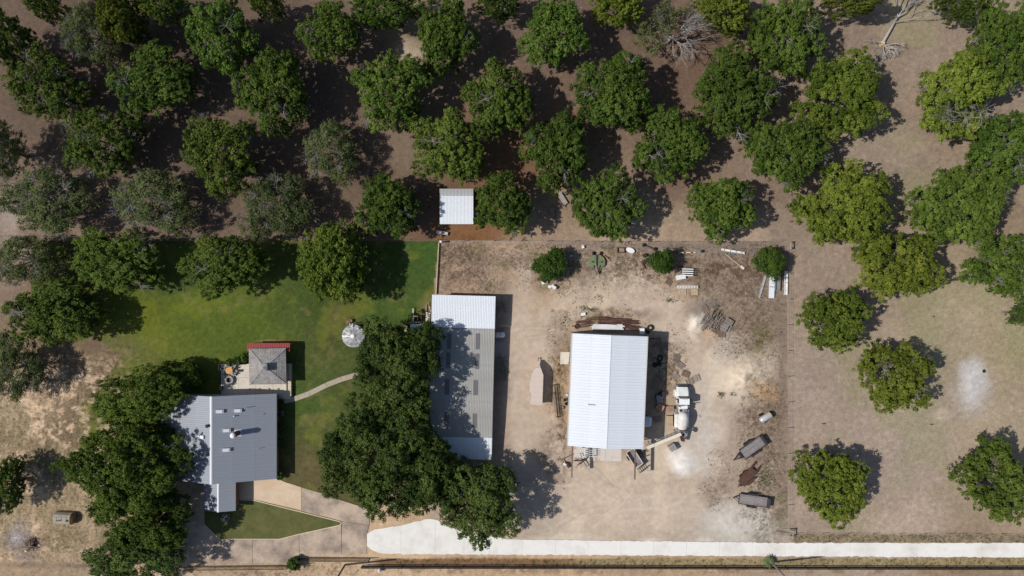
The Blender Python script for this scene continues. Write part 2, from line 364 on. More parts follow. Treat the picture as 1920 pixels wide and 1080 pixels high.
    blend((112, 92, 74), (ell(wx, wy, 1052, 745, 13, 95) + ell(wx, wy, 1135, 588, 80, 12) + ell(wx, wy, 1040, 855, 22, 40) + ell(wx, wy, 1230, 505, 150, 26) + ell(wx, wy, 860, 490, 50, 36) + ell(wx, wy, 1395, 520, 70, 50) + ell(wx, wy, 1262, 690, 26, 40)) * sst(.5, .62, fbm(px, py, 11, 4, 141, .7)) * .75)
    blend((150, 158, 164), ell(wx, wy, 1300, 575, 4, 4) * 0)
    ra = random.Random(21)
    for _ in range(60):   # fine criss-crossing wheel streaks on the worn ground
        cx, cy, R = ra.uniform(950, 1350), ra.uniform(560, 1150), ra.uniform(60, 260); a0 = ra.uniform(-3.1, 2.4); a1 = a0 + ra.uniform(.3, 1.1); wdt = ra.uniform(.8, 2.2)
        dd = np.abs(np.hypot(px - cx, py - cy) - R); an = np.arctan2(py - cy, px - cx); mk = (1 - sst(wdt * .4, wdt, dd)) * sst(a0, a0 + .15, an) * (1 - sst(a1 - .15, a1, an)) * worn * ra.uniform(.15, .5) * (.5 + n1)
        blend((226, 210, 192) if ra.random() < .7 else (168, 150, 134), mk)
    # pale spills, spoil and grey patches
    for (x, y, rx, ry, r, c, a) in [(1280,866,24,26,.2,(252,247,240),.95),(1315,840,36,46,.3,(214,204,190),.6),(1395,705,50,34,-.4,(232,214,190),.9),(1350,680,20,30,0,(222,206,184),.5),(1385,980,60,28,.1,(214,206,194),.8),(1305,605,12,20,.5,(240,228,212),.95),
                                 (1318,578,34,13,-.4,(140,130,122),.7),(1198,587,12,6,.3,(130,118,108),.6),(1224,588,20,8,.2,(160,146,132),.5),(979,516,13,9,.4,(214,200,184),.6),(1220,1013,18,6,0,(232,224,212),.8),(1040,1008,80,6,0,(226,212,192),.6),(1320,1010,12,8,0,(226,214,198),.6),
                                 (1000,940,50,60,0,(172,158,144),.55),(1030,860,18,60,-.3,(168,150,134),.5),(1360,650,16,30,.1,(196,184,172),.5),(1430,730,34,16,.6,(212,170,124),.5),(1050,690,14,14,0,(190,150,108),.4),(1330,625,14,12,0,(206,172,142),.6),
                                 (1320,800,16,90,0,(206,196,186),.5),(1405,470,90,12,0,(146,130,120),.6),(1280,462,130,9,0,(140,126,118),.6),(1120,458,140,7,0,(150,134,124),.5),(1468,840,9,170,0,(140,122,108),.6),(1470,640,8,90,0,(136,122,106),.6),(940,700,16,150,0,(160,144,130),.5)]:
        blend(c, ell(wx, wy, x, y, rx, ry, r, .5) * a * (.65 + .6 * n2))
    dk = sst(.62, .68, fbm(px, py, 8, 3, 121)) * ell(wx, wy, 1420, 880, 40, 170) * .5 + sst(.60, .66, fbm(px, py, 7, 3, 123)) * ell(wx, wy, 1420, 740, 46, 60) * .5
    blend((110, 94, 80), dk)
    # curved wheel marks
    for (cx, cy, R, a0, a1) in [(1100,870,95,.5,2.3),(1112,860,80,.6,2.2),(1190,1080,150,-2.4,-1.2),(1200,1085,135,-2.3,-1.3),(1010,720,180,-.4,.9),(1240,830,120,.8,2.4),(1060,1100,190,-2.0,-1.0),(1330,700,230,2.2,3.0)]:
        dd = np.abs(np.hypot(wx - cx, wy - cy) - R); an = np.arctan2(wy - cy, wx - cx)
        mk = (1 - sst(1.0, 3.4, dd)) * ((an > a0) & (an < a1)) * .38 * (.4 + n1)
        blend((228, 210, 188), mk)
    ym2 = ym[..., None]; o = o * (1 - ym2) + yc * ym2; grassy = grassy * (1 - ym)
    rough = np.clip(grassy * .38 + weedy * ym + sw * .75 + .36 * (1 - ym) * (1 - grassy), 0, 1)
    return np.clip(o, .008, .9), rough, weedy * ym

def ground_height(px, py):
    z = (fbm(px, py, 30, 4, 131) - .5) * .06
    for (x, y, rx, ry, r, h) in [(1402,700,40,26,-.4,.9),(1385,712,26,18,.2,.35),(1282,866,22,22,.3,.28),(1385,982,44,20,.1,.30),(1305,605,10,18,.5,.45),(1822,718,14,26,.2,.12),(38,1013,16,18,0,.1)]:
        c, s = math.cos(r), math.sin(r); dx, dy = px - x, py - y
        d2 = ((dx * c + dy * s) / rx) ** 2 + ((-dx * s + dy * c) / ry) ** 2
        z = z + h * np.exp(-d2 * 1.6) * (.7 + .6 * fbm(px, py, 14, 3, 133))
    return z - .035

def axis(lo, hi, step, far, flo, fhi, fstep):
    a = list(np.arange(lo, flo, step)) + list(np.arange(flo, fhi, fstep)) + list(np.arange(fhi, hi + step * .5, step)); g = step; x = a[-1]; up = []
    while x < far: g *= 1.5; x += g; up.append(x)
    g = step; x = a[0]; dn = []
    while x > -far: g *= 1.5; x -= g; dn.append(x)
    return np.array(dn[::-1] + a + up)
STEP = .28
gx = axis(-90, 90, STEP, 2500, -12.5, 47.0, .16); gy = axis(-52, 52, STEP, 2500, -44.0, 8.5, .16)
GX, GY = np.meshgrid(gx, gy); PX = GX / S + 960; PY = 540 - GY / S
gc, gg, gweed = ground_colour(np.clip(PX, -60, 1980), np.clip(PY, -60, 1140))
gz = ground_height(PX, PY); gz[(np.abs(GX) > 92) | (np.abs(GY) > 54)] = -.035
ny, nx = GX.shape
me = bpy.data.meshes.new('ground'); nv = nx * ny
me.vertices.add(nv); me.vertices.foreach_set('co', np.stack([GX, GY, gz], -1).astype(np.float32).ravel())
ii = np.arange(nv).reshape(ny, nx); q = np.stack([ii[:-1, :-1], ii[:-1, 1:], ii[1:, 1:], ii[1:, :-1]], -1).reshape(-1, 4)
me.loops.add(q.size); me.loops.foreach_set('vertex_index', q.ravel().astype(np.int32))
me.polygons.add(len(q)); me.polygons.foreach_set('loop_start', (np.arange(len(q)) * 4).astype(np.int32))
me.polygons.foreach_set('use_smooth', np.ones(len(q), bool))
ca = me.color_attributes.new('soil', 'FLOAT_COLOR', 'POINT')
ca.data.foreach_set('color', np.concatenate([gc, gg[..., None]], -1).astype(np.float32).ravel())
me.update(); me.validate()
gm = bpy.data.materials.new('ground_soil'); gm.use_nodes = True; t = gm.node_tree; N = t.nodes; L = t.links
p = N['Principled BSDF']; p.inputs['Roughness'].default_value = .95; p.inputs['Specular IOR Level'].default_value = .1
at = N.new('ShaderNodeVertexColor'); at.layer_name = 'soil'; tc = N.new('ShaderNodeTexCoord')
n1 = N.new('ShaderNodeTexNoise'); n1.inputs['Scale'].default_value = 3.2; n1.inputs['Detail'].default_value = 8; n1.inputs['Roughness'].default_value = .7; L.new(tc.outputs['Object'], n1.inputs['Vector'])
mr = N.new('ShaderNodeMapRange'); mr.inputs[1].default_value = .28; mr.inputs[2].default_value = .72; L.new(n1.outputs['Fac'], mr.inputs[0])
lo = N.new('ShaderNodeMapRange'); lo.inputs[3].default_value = .93; lo.inputs[4].default_value = .62; L.new(at.outputs['Alpha'], lo.inputs[0]); L.new(lo.outputs[0], mr.inputs[3])
hi = N.new('ShaderNodeMapRange'); hi.inputs[3].default_value = 1.06; hi.inputs[4].default_value = 1.32; L.new(at.outputs['Alpha'], hi.inputs[0]); L.new(hi.outputs[0], mr.inputs[4])
n2 = N.new('ShaderNodeTexNoise'); n2.inputs['Scale'].default_value = 1.1; n2.inputs['Detail'].default_value = 6; L.new(tc.outputs['Object'], n2.inputs['Vector'])
mr2 = N.new('ShaderNodeMapRange'); mr2.inputs[1].default_value = .3; mr2.inputs[2].default_value = .7; mr2.inputs[3].default_value = .88; mr2.inputs[4].default_value = 1.1; L.new(n2.outputs['Fac'], mr2.inputs[0])
mm = N.new('ShaderNodeMath'); mm.operation = 'MULTIPLY'; L.new(mr.outputs[0], mm.inputs[0]); L.new(mr2.outputs[0], mm.inputs[1])
n4 = N.new('ShaderNodeTexNoise'); n4.inputs['Scale'].default_value = 1.7; n4.inputs['Detail'].default_value = 5; n4.inputs['Roughness'].default_value = .75; L.new(tc.outputs['Object'], n4.inputs['Vector'])
r4 = N.new('ShaderNodeMapRange'); r4.inputs[1].default_value = .52; r4.inputs[2].default_value = .64; r4.inputs[3].default_value = 0; L.new(n4.outputs['Fac'], r4.inputs[0])
am = N.new('ShaderNodeMapRange'); am.inputs[1].default_value = .1; am.inputs[2].default_value = 1; am.inputs[3].default_value = .0; am.inputs[4].default_value = .54; L.new(at.outputs['Alpha'], am.inputs[0]); L.new(am.outputs[0], r4.inputs[4])
sp_ = N.new('ShaderNodeMath'); sp_.operation = 'SUBTRACT'; sp_.inputs[0].default_value = 1; L.new(r4.outputs[0], sp_.inputs[1])
n5 = N.new('ShaderNodeTexNoise'); n5.inputs['Scale'].default_value = 1.9; n5.inputs['Detail'].default_value = 4; mp5 = N.new('ShaderNodeMapping'); mp5.inputs['Location'].default_value = (31, 17, 5); L.new(tc.outputs['Object'], mp5.inputs['Vector']); L.new(mp5.outputs[0], n5.inputs['Vector'])
r5 = N.new('ShaderNodeMapRange'); r5.inputs[1].default_value = .54; r5.inputs[2].default_value = .66; r5.inputs[3].default_value = 1; L.new(n5.outputs['Fac'], r5.inputs[0])
am5 = N.new('ShaderNodeMapRange'); am5.inputs[3].default_value = 1.0; am5.inputs[4].default_value = 1.30; L.new(at.outputs['Alpha'], am5.inputs[0]); L.new(am5.outputs[0], r5.inputs[4])
m6 = N.new('ShaderNodeMath'); m6.operation = 'MULTIPLY'; L.new(mm.outputs[0], m6.inputs[0]); L.new(sp_.outputs[0], m6.inputs[1]); m7 = N.new('ShaderNodeMath'); m7.operation = 'MULTIPLY'; L.new(m6.outputs[0], m7.inputs[0]); L.new(r5.outputs[0], m7.inputs[1]); mm = m7
hv = N.new('ShaderNodeHueSaturation'); L.new(mm.outputs[0], hv.inputs['Value']); L.new(at.outputs['Color'], hv.inputs['Color']); L.new(hv.outputs[0], p.inputs['Base Color'])
nb = N.new('ShaderNodeTexNoise'); nb.inputs['Scale'].default_value = 6; nb.inputs['Detail'].default_value = 5; L.new(tc.outputs['Object'], nb.inputs['Vector'])
bm_ = N.new('ShaderNodeBump'); bm_.inputs['Strength'].default_value = .5; bm_.inputs['Distance'].default_value = .06; L.new(nb.outputs['Fac'], bm_.inputs['Height']); L.new(bm_.outputs[0], p.inputs['Normal'])
me.materials.append(gm)
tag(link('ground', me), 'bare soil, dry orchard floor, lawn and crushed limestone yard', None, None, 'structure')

# ---------------------------------------------------------------- paving
def slab(parent, pts, m, z=.05, gap=.0, name='slab'):
    P = [W(x, y) for x, y in pts]; c = sum(P, Vector()) / len(P)
    P = [c + (q - c) * (1 - gap / max(.1, (q - c).length)) for q in P]
    return MB().poly([(q.x, q.y) for q in P], -.2, z).build(name, m, parent)
def sroot(name, label): return tag(thing(name, label, None), None, None, None, 'structure')
road = sroot('concrete_road', 'new pale concrete lane along the south side')
tops = [(690,999),(752,990),(800,974),(838,985),(872,1000),(955,1010),(979,1012)]
xs = [690, 752, 800, 838, 872, 918, 979]; 
def ytop(x):
    pts = [(688,1001),(704,992),(752,985),(800,973),(818,974),(838,986),(900,1003),(955,1011),(1440,1017.5),(2060,1018)]
    for (a, b), (c, d) in zip(pts, pts[1:]):
        if a <= x <= c: return b + (d - b) * (x - a) / (c - a)
    return 1018
def ybot(x):
    pts = [(688,1024),(696,1030),(712,1037),(740,1038.5),(1440,1042.5),(2060,1046)]
    for (a, b), (c, d) in zip(pts, pts[1:]):
        if a <= x <= c: return b + (d - b) * (x - a) / (c - a)
    return 1046
xs = [688, 752, 816, 870, 918, 979] + list(np.arange(1041, 2040, 61.5))
for i, (a, b) in enumerate(zip(xs, xs[1:])):
    mids = [v for v in (696, 704, 712, 740, 800, 838, 900, 955) if a < v < b]
    xx = sorted([a + .12] + mids + [b - .12] + list(np.arange(a + 5, b - 4, 5.5)))
    slab(road, [(x, ytop(x) + rnd.gauss(0, .5)) for x in xx] + [(x, ybot(x) + rnd.gauss(0, .6)) for x in xx[::-1]], M_CONCN, .06 + (i % 3) * .004)
drive = sroot('concrete_driveway', 'old tan concrete driveway curving in front of the house')
slab(drive, [(430,890),(519,897),(535,904),(565,913.5),(564.6,955.5),(474,936),(430,936)], M_CONCT, .05)
slab(drive, [(565.6,914),(600,924),(640,938),(692,955),(692,985),(641,977),(565.2,956)], M_CONC, .054)
slab(drive, [(641.5,978),(692,985.5),(687.5,1001),(687.5,1038),(640.5,1041)], M_CONC, .05)
slab(drive, [(640,981),(640,1041),(562,1042),(561,1003)], M_CONC, .056)
slab(drive, [(560.4,1003.5),(561.4,1042),(541,1056),(474,1056),(473.6,1012.5),(520,1012)], M_CONC, .05)
slab(drive, [(473,1012.5),(473.4,1056),(402,1056),(402,1002),(412,1011.5)], M_CONC, .055)
slab(drive, [(401.5,1001.5),(401.5,1056),(335,1056),(335,985),(384,985)], M_CONC, .05)
slab(drive, [(383,960),(384,984.4),(335,984.4),(335,905),(383,905)], M_CONC, .056)
tri = [(384,966),(384,940),(444,936.5),(476,937.5),(637,977.5),(641,981),(637,984.5),(560,1001.5),(525,1010.5),(412,1010.5),(384,984)]
lm_ = mat('lawn_turf', lin((82, 86, 44)), .95, .2, 2.0, lin((106, 102, 62)), .7, .3, bump=.5, bscale=14)
tl = MB().poly([tuple(W(x, y).xy) for x, y in tri], -.2, .075).build('lawn', lm_); tag(tl, None, None, None, 'structure')
kerb = sroot('kerb', 'pale concrete kerb round the pointed front lawn')
for a, b in zip(tri, tri[1:] + tri[:1]):
    if a[0] < 390 and b[0] < 390: continue
    MB().bar(W(*a) + Vector((0,0,.06)), W(*b) + Vector((0,0,.06)), .13, .16).build('kerb_stone', M_CURB, kerb)
path = sroot('path', 'narrow concrete path from the patio across the lawn')
cp = [(532,752),(552,748),(580,738),(612,722),(640,711),(674,701)]
for (a, b) in zip(cp, cp[1:]):
    A, B = W(*a), W(*b); d = (B - A).normalized(); nrm = Vector((-d.y, d.x, 0)) * .42
    A = A + d * .02; B = B - d * .02
    MB().poly([tuple((A + nrm).xy), tuple((A - nrm).xy), tuple((B - nrm).xy), tuple((B + nrm).xy)], -.2, .05).build('slab', mat('path_concrete', lin((172, 160, 141)), .9, .08, 1.6, lin((150, 138, 120)), .5, .6), path)
patio = sroot('patio', 'light concrete patio between the gazebo and the house')
for i in range(4):
    x0 = 415 + i * 32.5
    slab(patio, [(x0 + .2, 682), (x0 + 32.3, 682), (x0 + 32.3, 708), (x0 + .2, 708)], M_PATIO, .12 + .004 * (i % 2))
    slab(patio, [(x0 + .2, 708.4), (x0 + 32.3, 708.4), (x0 + 32.3, 748), (x0 + .2, 748)], M_PATIO, .123 + .004 * (i % 2))
pad = sroot('concrete_pad', 'stained concrete apron at the open south end of the white barn')
for i in range(3):
    x0 = 1076 + i * 30
    slab(pad, [(x0, 826), (x0 + 29.6, 827), (x0 + 29.3, 863 + i), (x0 - .3, 862 + i)], mat('apron', lin((205,196,186)), .9, .05, 1.5, lin((165,112,70)), .75, .5, edge=(.55,.66)), .05)
MB().poly([tuple(W(x, y).xy) for x, y in [(1051,660),(1068,660),(1066,683),(1050,683)]], -.2, .06).build('concrete_pad', M_PATIO)
tag(bpy.data.objects['concrete_pad.001'], None, None, None, 'structure')
MB().poly([tuple(W(x, y).xy) for x, y in [(928,640),(950,640),(949,668),(927,668)]], -.2, .05).build('concrete_pad', M_BLOCK)
tag(bpy.data.objects['concrete_pad.002'], None, None, None, 'structure')
# ---------------------------------------------------------------- buildings
def rib_mesh(w, L, nr, m, base=.14, top=.05, rh=.045, th=.012):
    pr = [(0, 0)]
    for i in range(nr):
        c = w * (i + .5) / nr
        pr += [(c - base/2, 0), (c - top/2, rh), (c + top/2, rh), (c + base/2, 0)]
    pr.append((w, 0)); n = len(pr); b = MB()
    vs = [(x, 0, z) for x, z in pr] + [(x, L, z) for x, z in pr] + [(0, 0, -th), (w, 0, -th), (w, L, -th), (0, L, -th)]
    fs = [(i, i + 1, n + i + 1, n + i) for i in range(n - 1)]
    k = 2 * n; fs += [(k + 3, k + 2, k + 1, k), (k, 0, n, k + 3), (n - 1, k + 1, k + 2, 2*n - 1)]
    b.add(vs, fs); return b.mesh('roof_panel', m)
def place(name, me, parent, o, X, Y):
    X = Vector(X).normalized(); Y = Vector(Y).normalized(); Z = X.cross(Y).normalized()
    ob = link(name, me, parent)
    ob.matrix_basis = Matrix(((X.x, Y.x, Z.x, o[0]), (X.y, Y.y, Z.y, o[1]), (X.z, Y.z, Z.z, o[2]), (0, 0, 0, 1))); return ob
def gable(parent, w, d, eave, rise, nP, nr, courses, m, mridge, cx=0, y0=None, rib=(.14, .05, .045), capw=.36):
    """ridge along local y; panels run from eave to ridge"""
    y0 = -d/2 if y0 is None else y0
    hw = w / 2; sl = math.hypot(hw, rise) - .02; pw = d / nP; Lc = sl / courses
    me = rib_mesh(pw - .006, Lc - .008, nr, m, *rib)
    for s in (-1, 1):
        up = Vector((-s * hw, 0, rise)).normalized()
        for i in range(nP):
            for c in range(courses):
                st = Vector((cx + s * hw, 0, eave)) + up * (Lc * c); lift = Vector((0, 0, rnd.uniform(0, .004)))
                if s < 0: place('roof_panel', me, parent, st + Vector((0, y0 + (i + 1) * pw, 0)) + lift, (0, -1, 0), up)
                else: place('roof_panel', me, parent, st + Vector((0, y0 + i * pw, 0)) + lift, (0, 1, 0), up)
        q = (Vector((cx + s * hw, 0, eave)) + Vector((cx, 0, eave + rise))) / 2 - Vector((0, 0, .05))
        MB().box((q.x, y0 + d / 2, q.z), (sl - .1, d - .08, .03), 0, s * math.atan2(rise, hw)).build('roof_backing', M_WOODG, parent)  # added under the panels to stop light leaking through their gaps
    a = rise / hw; z = eave + rise + rib[2] + .01
    MB().add([(cx - capw/2, y0 - .02, z - a*capw/2), (cx, y0 - .02, z), (cx + capw/2, y0 - .02, z - a*capw/2), (cx - capw/2, y0 + d + .02, z - a*capw/2), (cx, y0 + d + .02, z), (cx + capw/2, y0 + d + .02, z - a*capw/2),
              (cx, y0 - .02, z - .03), (cx, y0 + d + .02, z - .03)],
             [(0,1,4,3),(1,2,5,4),(0,3,7,6),(6,7,5,2),(0,6,1),(1,6,2),(3,4,7),(4,5,7)]).build('ridge_cap', mridge, parent)
def gable_end(hw, eave, rise, y, t=.1, cx=0, z0=0.0):
    a = [(cx - hw, z0), (cx + hw, z0), (cx + hw, eave), (cx, eave + rise), (cx - hw, eave)]
    b = MB(); n = 5; b.add([(x, y, z) for x, z in a] + [(x, y + t, z) for x, z in a], [tuple(range(n)), tuple(range(n, 2*n))[::-1]] + [(i, n + i, n + (i+1) % n, (i+1) % n) for i in range(n)])
    return b

# white metal barn
bc, bw, bd, br = rect_px([(1072,625),(1214,631),(1206,842),(1067,836)], 5.0)
barn = thing('metal_barn', 'large barn with a bright white ribbed gable roof in the middle of the yard', 'barn', bc, br)
gable(barn, bw, bd, 4.95, 1.0, 20, 2, 2, M_WHITE, M_WHITE, capw=.24)
gable_end(bw/2 - .12, 4.78, .98, bd/2 - .22).build('north_wall', mat('barn_wall', (.40,.38,.36), .7, .06, 2), barn)
MB().box((-bw/2 + .17, 0, 2.38), (.1, bd - .5, 4.76)).build('west_wall', mat('barn_wall', (.4,.38,.36)), barn)
MB().box((-bw/2 - .09, 0, 4.90), (.14, bd, .14)).build('gutter', M_TAN, barn)
MB().box((bw/2 + .06, 0, 4.90), (.08, bd, .14)).build('gutter', M_TAN, barn)
for s, xs_ in ((1, [(bw/2 - .2, y) for y in (-bd/2 + .3, -bd/4, 0, bd/4)]), (0, [(x, -bd/2 + .3) for x in (-bw/2 + .35, -bw/6, bw/6)])):
    for x, y in xs_: MB().box((x, y, 2.4), (.18, .18, 4.8)).build('post', M_BEAM, barn)
MB().box((bw/2 - .2, 3.5, 2.4), (.05, 10.4, 4.7)).build('east_wall', mat('barn_wall', (.4,.38,.36)), barn)
MB().box((-2.6, -2.2, 5.64), (1.1, .12, .05), ry=-math.atan(1/(bw/2))).build('roof_patch', M_GREYM, barn)
for (px0, y0, y1, lab) in ((1073, 836, 895, 'west'), (1191, 842, 899, 'east')):
    a = W(px0 + 1, y0 - 40, 4.1); b = W(px0 - .8, y1, 4.1); g = thing('hoist_beam', f'brown steel overhead beam jutting south from the {lab} end of the white barn', 'beam', (a.x, a.y, 0), 0, 'overhead beams of the barn')
    loc = lambda p: Vector((p.x - a.x, p.y - a.y, p.z))
    for dz, ww, hh in ((.24, .15, .03), (-.24, .15, .03), (0, .05, .45)):
        MB().bar(loc(a) + Vector((0,0,dz)), loc(b) + Vector((0,0,dz)), ww, hh).build('flange' if dz else 'web', M_BEAM, g)
    MB().box(loc(a + (b - a) * .22) - Vector((0, 0, 2.05)), (.16, .16, 3.8)).build('post', M_BEAM, g)

# long tool shed with three roof sections
sc_, sw_, sd_, sr_ = rect_px([(812,552),(930,556),(921,863),(802,861)], 2.6)
shed = thing('long_shed', 'long low shed with grey roof, dark skylights and white metal roof ends', 'shed', sc_, sr_)
def hs(y):   # roof height along the shed, y from the north end
    return 3.0 - .55 * (y / sd_) if y < sd_ * .6 else 2.67 - .55 * ((y / sd_) - .6) / .4
def shed_section(f0, f1, rows, m, lift=0, nP=13, nr=3, name='roof_panel'):
    pw = sw_ / nP; y0, y1 = f0 * sd_, f1 * sd_; Lr = (y1 - y0) / rows
    for r in range(rows):
        ya, yb = y0 + r * Lr, y0 + (r + 1) * Lr; za, zb = hs(ya) + lift, hs(yb) + lift
        me = rib_mesh(pw - .006, math.hypot(Lr, za - zb) - .006, nr, m, .11, .04, .035)
        for i in range(nP):
            place(name, me, shed, (-sw_/2 + i * pw, sd_/2 - yb, zb + rnd.uniform(0, .006)), (1, 0, 0), (0, yb - ya, za - zb))
shed_section(0, .197, 1, M_WHITE, .14); shed_section(.197, .865, 3, M_SHEDGREY, 0); shed_section(.865, 1.0, 1, M_WHITE, -.03)
for (x, y0, y1) in [(843,624,654),(896,625,655),(841,661,690),(895,663,692),(839,711,740),(892,713,741),(838,774,803),(890,776,804)]:
    a = W(x, y0, 2.75) - sc_; yy = sd_/2 - (Matrix.Rotation(-sr_, 3, 'Z') @ a).y; xx = (Matrix.Rotation(-sr_, 3, 'Z') @ a).x; Ls = (y1 - y0) * S * .975
    za, zb = hs(yy), hs(yy + Ls)
    place('skylight', rib_mesh(.68, Ls, 3, M_FIBRE, .11, .04, .035), shed, (xx - .34, sd_/2 - yy - Ls, zb + .055), (1, 0, 0), (0, Ls, za - zb))
sh_wall = mat('shed_wall', (.30, .28, .26), .85, .08, 2)
MB().box((-sw_/2 + .25, 0, 1.02), (.08, sd_ - .6, 2.04)).build('west_wall', sh_wall, shed)
MB().box((0, sd_/2 - .25, 1.42), (sw_ - .6, .08, 2.84)).build('north_wall', mat('shed_wall_dark', (.10, .08, .075), .85, .1), shed)
MB().box((0, sd_/2 - .02, 3.02), (sw_ + .06, .05, .2)).build('fascia', M_TAN, shed)
for i in range(7):
    y = sd_/2 - .5 - i * (sd_ - 1) / 6; MB().box((sw_/2 - .25, y, 1.0), (.15, .15, 2.0)).build('post', M_WOODG, shed)
MB().box((sw_/2 - .9, 0, .95), (.05, sd_ - 1.2, 1.9)).build('back_wall', mat('shed_wall_dark', (.10,.08,.075)), shed)
for i in range(5): MB().box((sw_/2 + .12, -sd_/2 + .8 + i * .75, 1.95), (.4, .05, .06)).build('rafter_end', M_DARK, shed)

# little white roofed shed at the orchard edge
c2, w2, d2, r2 = rect_px([(825,354),(888,354),(887,420),(824,420)], 2.5)
s2 = thing('small_shed', 'small square shed with white metal roof beside the orchard fence', 'shed', c2, r2)
meA = rib_mesh(w2/8 - .006, d2 * .2 - .006, 3, mat('aged_sheet', (.42,.43,.43), .6, .1, 3, (.3,.27,.24), .6, 1), .11, .04, .035); meB = rib_mesh(w2/8 - .006, d2 * .8, 3, M_WHITE, .11, .04, .03)
for i in range(8):
    place('roof_panel', meB, s2, (-w2/2 + i * w2/8, -d2/2, 2.3 + rnd.uniform(0, .008)), (1,0,0), (0, d2*.8, .25))
    place('roof_panel', meA, s2, (-w2/2 + i * w2/8, -d2/2 + d2*.8 + .005, 2.56), (1,0,0), (0, d2*.2, .06))
for (x, y) in ((-1,-1),(1,-1),(1,1),(-1,1)): MB().box((x*(w2/2-.2), y*(d2/2-.2), 1.12), (.14,.14,2.24)).build('post', M_WOODG, s2)
MB().box((0, d2/2 - .3, 1.2), (w2 - .6, .06, 2.3)).build('back_wall', sh_wall, s2)
for x in (-1, 1): MB().box((x*(w2/2 - .3), 0, 1.1), (.06, d2 - .8, 2.1)).build('side_wall', sh_wall, s2)

# house
hx0, hx1, hy0, hy1 = -57.8, -38.9, -31.55, -17.45
hw_, hd_ = hx1 - hx0, hy1 - hy0; hcx, hcy = (hx0 + hx1)/2, (hy0 + hy1)/2
house = thing('house', 'house with grey metal gable roof, white ridge and roof vents under the big trees', 'house', (hcx, hcy, 0), 0)
gable(house, hw_, hd_, 2.4, 3.15, 20, 2, 3, M_HOUSER, M_RIDGE, rib=(.09, .035, .03), capw=.42)
for y in (hd_/2 - .55, -hd_/2 + .45): gable_end(hw_/2 - .5, 2.25, 3.05, y, .1).build('gable_wall', M_SIDING, house)
for x in (-1, 1): MB().box((x * (hw_/2 - .5), 0, 1.1), (.14, hd_ - 1.2, 2.2)).build('wall', M_BRICK, house)
for x in (-1, 1): MB().box((x * (hw_/2 + .04), 0, 2.36), (.1, hd_ + .04, .14)).build('gutter', M_DARK if x > 0 else M_SIDING, house)
# wing
wx0, wx1, wy0 = -50.86 - hcx, -45.65 - hcx, -36.8 - hcy
gable(house, wx1 - wx0, -hd_/2 - wy0 - .02, 2.4, .72, 8, 2, 1, M_HOUSER, M_RIDGE, cx=(wx0 + wx1)/2, y0=wy0, rib=(.09, .035, .03), capw=.34)
gable_end((wx1 - wx0)/2 - .4, 2.3, .66, wy0 + .4, .1, (wx0 + wx1)/2).build('gable_wall', M_SIDING, house)
for x in (wx0 + .4, wx1 - .4): MB().box((x, (wy0 - hd_/2)/2 + .1, 1.12), (.12, -hd_/2 - wy0 - .8, 2.2)).build('wall', M_BRICK, house)
def roofz(x): return 2.4 + 3.15 * (1 - abs(x) / (hw_/2))
slope = math.atan2(3.15, hw_/2)
for (px, py) in [(413,771),(447,769.5),(426,806.5),(425.5,843),(378,819),(344.5,821),(337,857)]:
    h = 4.0
    for _ in range(3): p = W(px, py, h); h = roofz(p.x - hcx)
    x, y = p.x - hcx, p.y - hcy
    o = MB().box((x, y, h + .17), (1.15, .55, .30), ry=slope if x > 0 else -slope).build('roof_vent', M_RIDGE, house)
    MB().box((x + .1, y, h + .345), (.7, .42, .03), ry=slope if x > 0 else -slope).build('vent_lid', M_PLASTIC, o)
for (px, py, hh, rr, m) in [(390,798,.35,.2,M_GALV),(389,852,.35,.2,M_GALV),(440,780,.45,.09,M_GALV),(463,764,.95,.05,M_PLASTIC),(495,776,.2,.05,M_DARK),(489,840,.5,.035,M_DARK)]:
    h = 4.0
    for _ in range(3): p = W(px, py, h); h = roofz(p.x - hcx)
    o = MB().cyl((p.x - hcx, p.y - hcy, h - .1), rr, hh + .1, 12).build('vent_pipe', m, house)
    if rr > .15: MB().lathe([(.28,0),(.3,.06),(.18,.16),(.03,.2)], (p.x - hcx, p.y - hcy, h + hh), 14).build('cap', M_DARK, o)
p = W(440, 815, 5.6); chx, chy = p.x - hcx + .0, p.y - hcy; zc = roofz(chx)
ch = MB().cyl((chx, chy, zc - .3), .42, 2.3, 18).build('chimney', M_RUST, house); MB().lathe([(.44,0),(.46,.1),(.3,.3),(.05,.38)], (chx, chy, zc + 2.0), 16).build('chimney_cap', M_PLASTIC, ch)
MB().box((chx, chy, zc + .02), (1.1, 1.1, .05), ry=slope).build('chimney_flashing', M_RIDGE, house)

